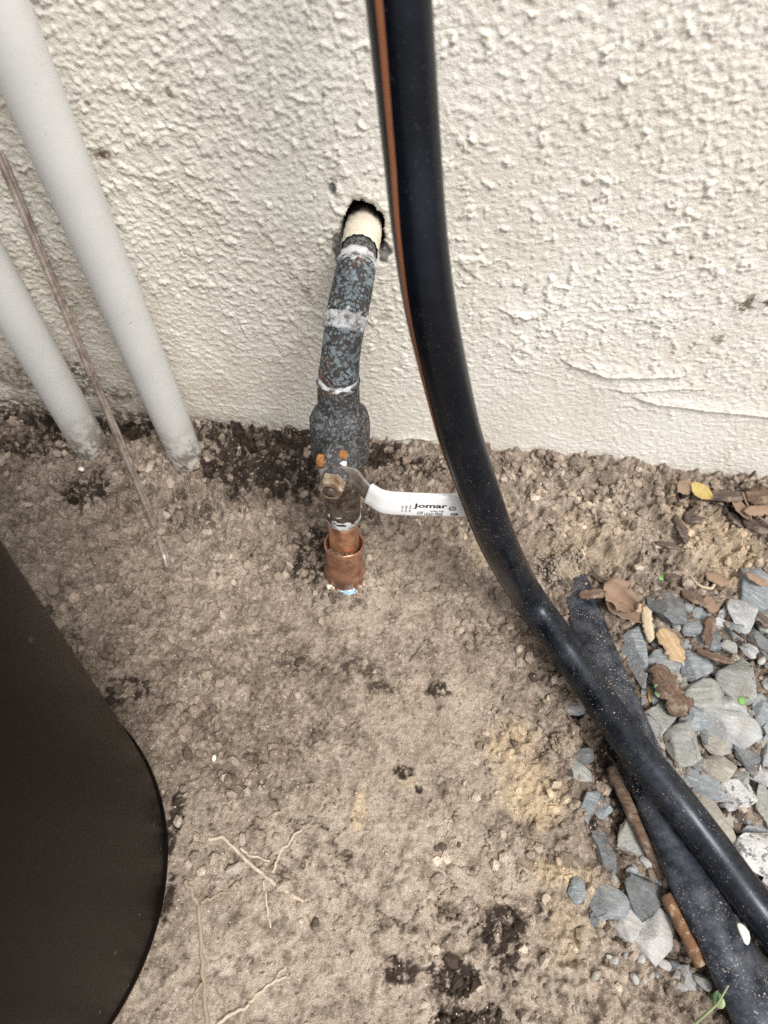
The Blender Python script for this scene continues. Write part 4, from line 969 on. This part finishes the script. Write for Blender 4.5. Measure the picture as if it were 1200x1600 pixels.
flake('wood_chip', 1048, 1008, 62, 27, 62, M_CHIP, 'orange tan wood chip on the flat blue grey stone', 'wood chip', 0.003, lift=0.010, seed=2, taper=0.2)
flake('wood_chip', 1012, 975, 62, 15, 88, M_CHIPP, 'narrow pale straw coloured wood chip left of the orange one', 'wood chip', 0.003, lift=0.009, seed=3, taper=0.1)
flake('curled_leaf', 965, 935, 62, 40, 35, M_LEAF, 'curled brown dry leaf at the buried end of the wide pipe', 'leaf', 0.0012, lift=0.006, curl=0.8, seed=4, tilt=(0.2, 0.1))
flake('curled_leaf', 975, 958, 66, 22, 22, M_LEAF, 'long tan leaf edge under the curled brown leaf', 'leaf', 0.0014, lift=0.004, curl=0.5, seed=5)
flake('bark_chip', 925, 928, 44, 16, -15, M_BARK, 'brown bark chip lying on the wide pipe below the sandy clod', thick=0.003, lift=0.019, seed=6)
flake('wood_chip', 993, 945, 30, 17, 60, M_CHIP, 'short amber wood chip beside the curled brown leaf', 'wood chip', 0.0025, lift=0.008, seed=26)
flake('yellow_leaf', 1095, 768, 38, 20, 40, M_YLEAF, 'yellow oval leaf against the foot of the wall', 'leaf', 0.0008, lift=0.010, curl=0.25, seed=7, tilt=(0.35, 0), taper=0.9, jag=0.04)
flake('dry_leaf', 1068, 762, 22, 20, 10, M_LEAF, 'small grey brown leaf left of the yellow leaf', 'leaf', 0.001, lift=0.010, curl=0.4, seed=8, tilt=(0.5, 0))
flake('bark_chip', 1135, 775, 64, 18, -6, M_BARKD, 'dark bark strip at the wall right of the yellow leaf', thick=0.005, lift=0.006, seed=9, taper=0.1)
flake('dry_leaf', 1156, 797, 46, 17, 62, M_LEAF, 'slender brown willow shaped leaf below the standing twig', 'leaf', 0.001, lift=0.012, curl=0.5, seed=10, taper=0.8, jag=0.08)
flake('bark_chip', 1186, 775, 44, 26, -20, M_BARK, 'reddish brown bark piece in the upper right mulch pile', thick=0.005, lift=0.010, seed=11)
flake('bark_chip', 1188, 797, 54, 16, -12, M_LEAF, 'light brown bark strip across the right edge of the mulch pile', thick=0.003, lift=0.013, seed=12)
flake('bark_chip', 1186, 822, 52, 22, 18, M_BARKD, 'dark bark strip under the mulch pile at the right edge', thick=0.005, lift=0.008, seed=13)
flake('bark_chip', 1064, 827, 50, 13, 75, M_BARKD, 'dark brown stick of bark pointing to the wall below the yellow leaf', thick=0.004, lift=0.006, seed=14, taper=0.2)
flake('bark_chip', 1082, 800, 40, 10, -48, M_BARKD, 'thin brown bark sliver between dark stick and yellow leaf', thick=0.003, lift=0.006, seed=15)
flake('bark_chip', 1085, 812, 34, 12, -8, M_BARKD, 'short dark bark chip crossing the dark brown stick', thick=0.003, lift=0.005, seed=16)
flake('bark_chip', 1045, 852, 44, 9, 8, M_BARKD, 'thin flat dark sliver below the dark brown stick', thick=0.002, lift=0.004, seed=17)
flake('bark_chip', 1150, 812, 34, 14, 45, M_BARKD, 'dark bark flake under the willow shaped leaf', thick=0.003, lift=0.005, seed=18)
flake('bark_chip', 1107, 985, 54, 16, -72, M_BARK, 'brown bark stick among the gravel left of the pale bluish wedge', thick=0.004, lift=0.010, seed=19, taper=0.2)
flake('bark_chip', 1116, 1026, 60, 11, 14, M_BARK, 'thin brown bark stick above the largest grey stone', thick=0.004, lift=0.012, seed=20, taper=0.2)
flake('bark_chip', 1110, 945, 30, 20, 70, M_LEAF, 'brown bark flake above the brown bark stick', thick=0.003, lift=0.008, seed=21)
flake('bark_chip', 1187, 965, 50, 14, 50, M_BARKD, 'dark bark piece at the right edge behind the wedge stone', thick=0.004, lift=0.010, seed=22)
flake('bark_chip', 1182, 905, 36, 12, 30, M_LEAF, 'light brown bark flake on the broad slab at right', thick=0.002, lift=0.012, seed=23)
flake('bark_chip', 1050, 902, 26, 10, -10, M_BARKD, 'small dark bark flake beside the uppermost seedling', thick=0.003, lift=0.004, seed=24)
flake('bark_chip', 938, 905, 40, 7, 35, M_BARKD, 'thin bark sliver above the curled brown leaf', thick=0.002, lift=0.004, seed=25)
flake('bark_chip', 1120, 905, 40, 18, 20, M_LEAF, 'dusty brown bark under the white twig', thick=0.004, lift=0.003, seed=27)
flake('bark_chip', 1085, 935, 46, 16, 24, M_BARK, 'dusty ribbed bark right of the dark blue grey stone', thick=0.004, lift=0.004, seed=28)
flake('leaf_sliver', 1015, 1085, 26, 6, 88, M_YLEAF, 'olive yellow leaf sliver left of the pair of round seedling leaves', 'leaf', 0.0008, lift=0.003, seed=29)
def twig(name, pts, r0, r1, mat, label, cat='twig', group=None, segs=10, n=8, wob=0.15):
    P = catmull(pts, n); o = link(name, tube(name, P, np.linspace(r0, r1, len(P)), segs, True, wob, int(pts[0][0]*1000) % 97), mat)
    return tag(o, label, cat, group)
def gl(px, py, lift=0.001):
    c = atz(px, py, 0); z = gzs(c[0], c[1], 0.003)+lift; return atz(px, py, z)
twig('twig', [gl(1157, 762, 0.004), aty(1168, 750, -0.010), aty(1180, 736, -0.006)], 0.0016, 0.0013, M_BARKD, 'short dark twig leaning against the foot of the wall')
twig('pale_twig', [gl(1080, 901, .003), gl(1092, 914, .004), gl(1106, 919, .004), gl(1114, 917, .004), gl(1121, 899, .006)], 0.0011, 0.0016, M_CHIPP, 'curved pale twig on the soil above the gravel')
twig('thin_stick', [gl(888, 1118, .003), gl(908, 1146, .003), gl(928, 1174, .002)], 0.001, 0.0012, M_BARK, 'thin brown stick in the soil left of the striped hose')
twig('mulch_stick', [gl(1160, 770, .012), gl(1172, 795, .015), gl(1200, 818, .014), gl(1225, 830, .012)], 0.0011, 0.0013, M_LEAF, 'thin brown stick on top of the upper right mulch pile')
twig('fallen_stick', [gl(1145, 985, .010), gl(1168, 1000, .02), gl(1200, 1020, .016)], 0.0012, 0.001, M_BARKD, 'dark stick crossing the stones by the right edge')
RG = 'pale roots exposed in the soil by the black bin'
def root(name, trees, mat, label):
    o = empty(name, tuple(gl(*trees[0][0][0]))); tag(o, label, 'root', RG)
    for k, (pts, ra, rb) in enumerate(trees):
        P = catmull([gl(px, py, 0.0003) for px, py in pts], 8); P[:, 0] += 0.0022*np.array([float(fbm(np.array(i*0.23), np.array(k*2.0+7), 15, 2)) for i in range(len(P))]); P[:, 1] += 0.0022*np.array([float(fbm(np.array(i*0.23), np.array(k*2.0+3), 16, 2)) for i in range(len(P))]); P[:, 2] += 0.0018*np.array([float(gnoise(np.array(i*0.4), np.array(k*2.0), 5)) for i in range(len(P))])
        part('root_stem' if k == 0 else 'rootlet', tube('root', P, np.linspace(ra, rb, len(P)), 10, True, 0.25, k), mat, o)
root('forked_root', [([(325, 1310), (352, 1312), (380, 1340), (412, 1367), (440, 1388), (474, 1410)], 0.0013, 0.0016),
                     ([(426, 1364), (436, 1335), (452, 1316), (472, 1294)], 0.0012, 0.0008), ([(375, 1325), (395, 1338), (420, 1345)], 0.001, 0.0008),
                     ([(412, 1375), (416, 1410), (422, 1450)], 0.001, 0.0007)], M_ROOT, 'forked pale root in the middle of the bare soil right of the bin')
root('dusty_root', [([(290, 1375), (300, 1395), (310, 1420), (315, 1480), (318, 1540), (324, 1605), (326, 1640)], 0.0015, 0.0016), ([(314, 1410), (335, 1400), (358, 1392)], 0.0011, 0.0007),
                    ([(316, 1535), (304, 1555), (304, 1585)], 0.001, 0.0007)], M_ROOTD, 'long dusty root running down to the bottom edge near the bin')
root('curved_root', [([(338, 1602), (360, 1585), (385, 1572), (400, 1556), (425, 1535), (448, 1526)], 0.0014, 0.0008), ([(425, 1535), (432, 1528), (446, 1508)], 0.0008, 0.0006)], M_ROOT, 'thin curved pale root near the bottom edge')
# ---- pebbles and scraps on the soil
def pebble(name, px, py, a, b, mat, label, cat='pebble', seed=1):
    c = gl(px, py, 0.0015); k = mpp(c); me = mesh(name, stone_verts(ICO2[0], seed, 6)*np.array([a*k, b*k*1.1, min(a, b)*k*0.7]), ICO2[1])
    o = link(name, me, mat); o.location = tuple(c); return tag(o, label, cat)
pebble('dark_pebble', 492, 1444, 7, 8, M_BARKD, 'small dark brown pebble on the pale soil right of the forked root', seed=61)
pebble('white_scrap', 334, 1185, 3.5, 5.5, M_SHELL, 'tiny white scrap on the soil right of the bin', 'scrap', seed=62)
pebble('white_scrap', 128, 733, 6, 4, M_SHELL, 'white plastic scrap at the foot of the left conduit', 'scrap', seed=63)
# pale seed husk lying on the wide pipe
c = atz(1160, 1459, 0.0300); k = mpp(c); V0 = ICO2[0]*np.array([9*k, 16*k, 0.0022]); V0[:, 0] += 0.0022*(1-(ICO2[0][:, 1])**2)
o = link('seed_husk', mesh('seed_husk', V0, ICO2[1]), M_SHELL); o.location = tuple(c); o.rotation_euler = (0.0, 0.35, 0.35); tag(o, 'cream half round husk lying between the two black hoses', 'husk')
# ---- seedlings
def disc_leaf(c, r, mat, parent, tilt=(0.1, 0.1), name='leaf'):
    V = [(0, 0, 0.0004)]; F = []; n = 20
    for q, zz in ((0.6, 0.0005), (1.0, 0.0)):
        for i in range(n): a = 2*math.pi*i/n; V.append((r*q*math.cos(a), r*q*math.sin(a), zz))
    for i in range(n): a = 2*math.pi*i/n; V.append((r*0.97*math.cos(a), r*0.97*math.sin(a), -0.0006))
    for i in range(n):
        j = (i+1) % n; F.append((0, 1+i, 1+j)); F.append((1+i, 1+n+i, 1+n+j, 1+j)); F.append((1+n+i, 1+2*n+i, 1+2*n+j, 1+n+j))
    F.append(tuple(1+2*n+i for i in range(n))[::-1])
    rot = Matrix.Rotation(tilt[0], 3, 'X')@Matrix.Rotation(tilt[1], 3, 'Y')
    V = [np.array(rot@Vector(v))+c for v in V]
    return part(name, mesh(name, V, F), mat, parent)
def seedling(leaves, root_px, mat, label, h):
    b = gl(*root_px, 0.0); o = empty('seedling', tuple(b)); tag(o, label, 'seedling', 'tiny green seedlings in the gravel')
    tp = b+np.array([0, 0, h-0.0008])
    for k, (px, py, rp) in enumerate(leaves):
        c = atz(px, py, b[2]+h); r_ = rp*mpp(c); disc_leaf(c, r_, mat, o, (0.15*(-1)**k, 0.1))
        part('stem', tube('stem', catmull([b, b+np.array([0, 0, h*0.6]), c-np.array([0, 0, 0.0008])], 5), 0.0005, 8), mat, o)
seedling([(1033, 902, 5.5), (1042, 901, 5.5)], (1038, 904), M_GREEN, 'uppermost green seedling with two joined leaves near the white twig', 0.006)
seedling([(1028, 1073, 6.6), (1029, 1084, 6.6)], (1027, 1080), M_GREEN2, 'pair of round dull green leaves beside the brown bark lump', 0.014)
seedling([(1159, 1095, 6.5)], (1160, 1097), M_GREEN, 'single round green seedling leaf on a pale grey stone at right', 0.022)
# ---- weed sprout at the bottom edge
b = gl(1085, 1600, 0.0); o = empty('weed_sprout', tuple(b)); tag(o, 'pale green weed sprout with a small leaf at the bottom edge', 'weed')
s1 = [b, atz(1104, 1583, 0.012), atz(1119, 1570, 0.022), atz(1126, 1560, 0.030), atz(1138, 1540, 0.040)]
part('stem', tube('stem', catmull(s1, 8), np.linspace(0.0012, 0.0005, 33), 10), M_WEED, o)
def leafblade(pts, wid, mat, parent):
    P = catmull(pts, 6); T, N, B = frames(P); V = []; F = []; n = len(P)
    for i in range(n):
        u = i/(n-1); w_ = wid*math.sin(math.pi*min(1, 0.08+u*0.92))**0.8; tc = CAM-P[i]; tc /= np.linalg.norm(tc); sd = np.cross(T[i], tc); sd /= np.linalg.norm(sd)
        for q in (-1, 0, 1): V.append(P[i]+sd*w_*q+tc*(0.0005 if q == 0 else 0))
        for q in (-1, 1): V.append(P[i]+sd*w_*q*0.9-tc*0.0006)
    for i in range(n-1):
        a, c2 = i*5, (i+1)*5; F += [(a, a+1, c2+1, c2), (a+1, a+2, c2+2, c2+1), (a+3, c2+3, c2+4, a+4), (a, c2, c2+3, a+3), (a+2, a+4, c2+4, c2+2)]
    part('leaf', mesh('leaf', V, F), mat, parent)
leafblade([atz(1117, 1572, 0.021), atz(1120, 1560, 0.026), atz(1121, 1547, 0.030)], 0.0035, M_GREEN2, o)
leafblade([atz(1118, 1571, 0.021), atz(1126, 1568, 0.025), atz(1130, 1560, 0.028)], 0.0028, M_WEED, o)
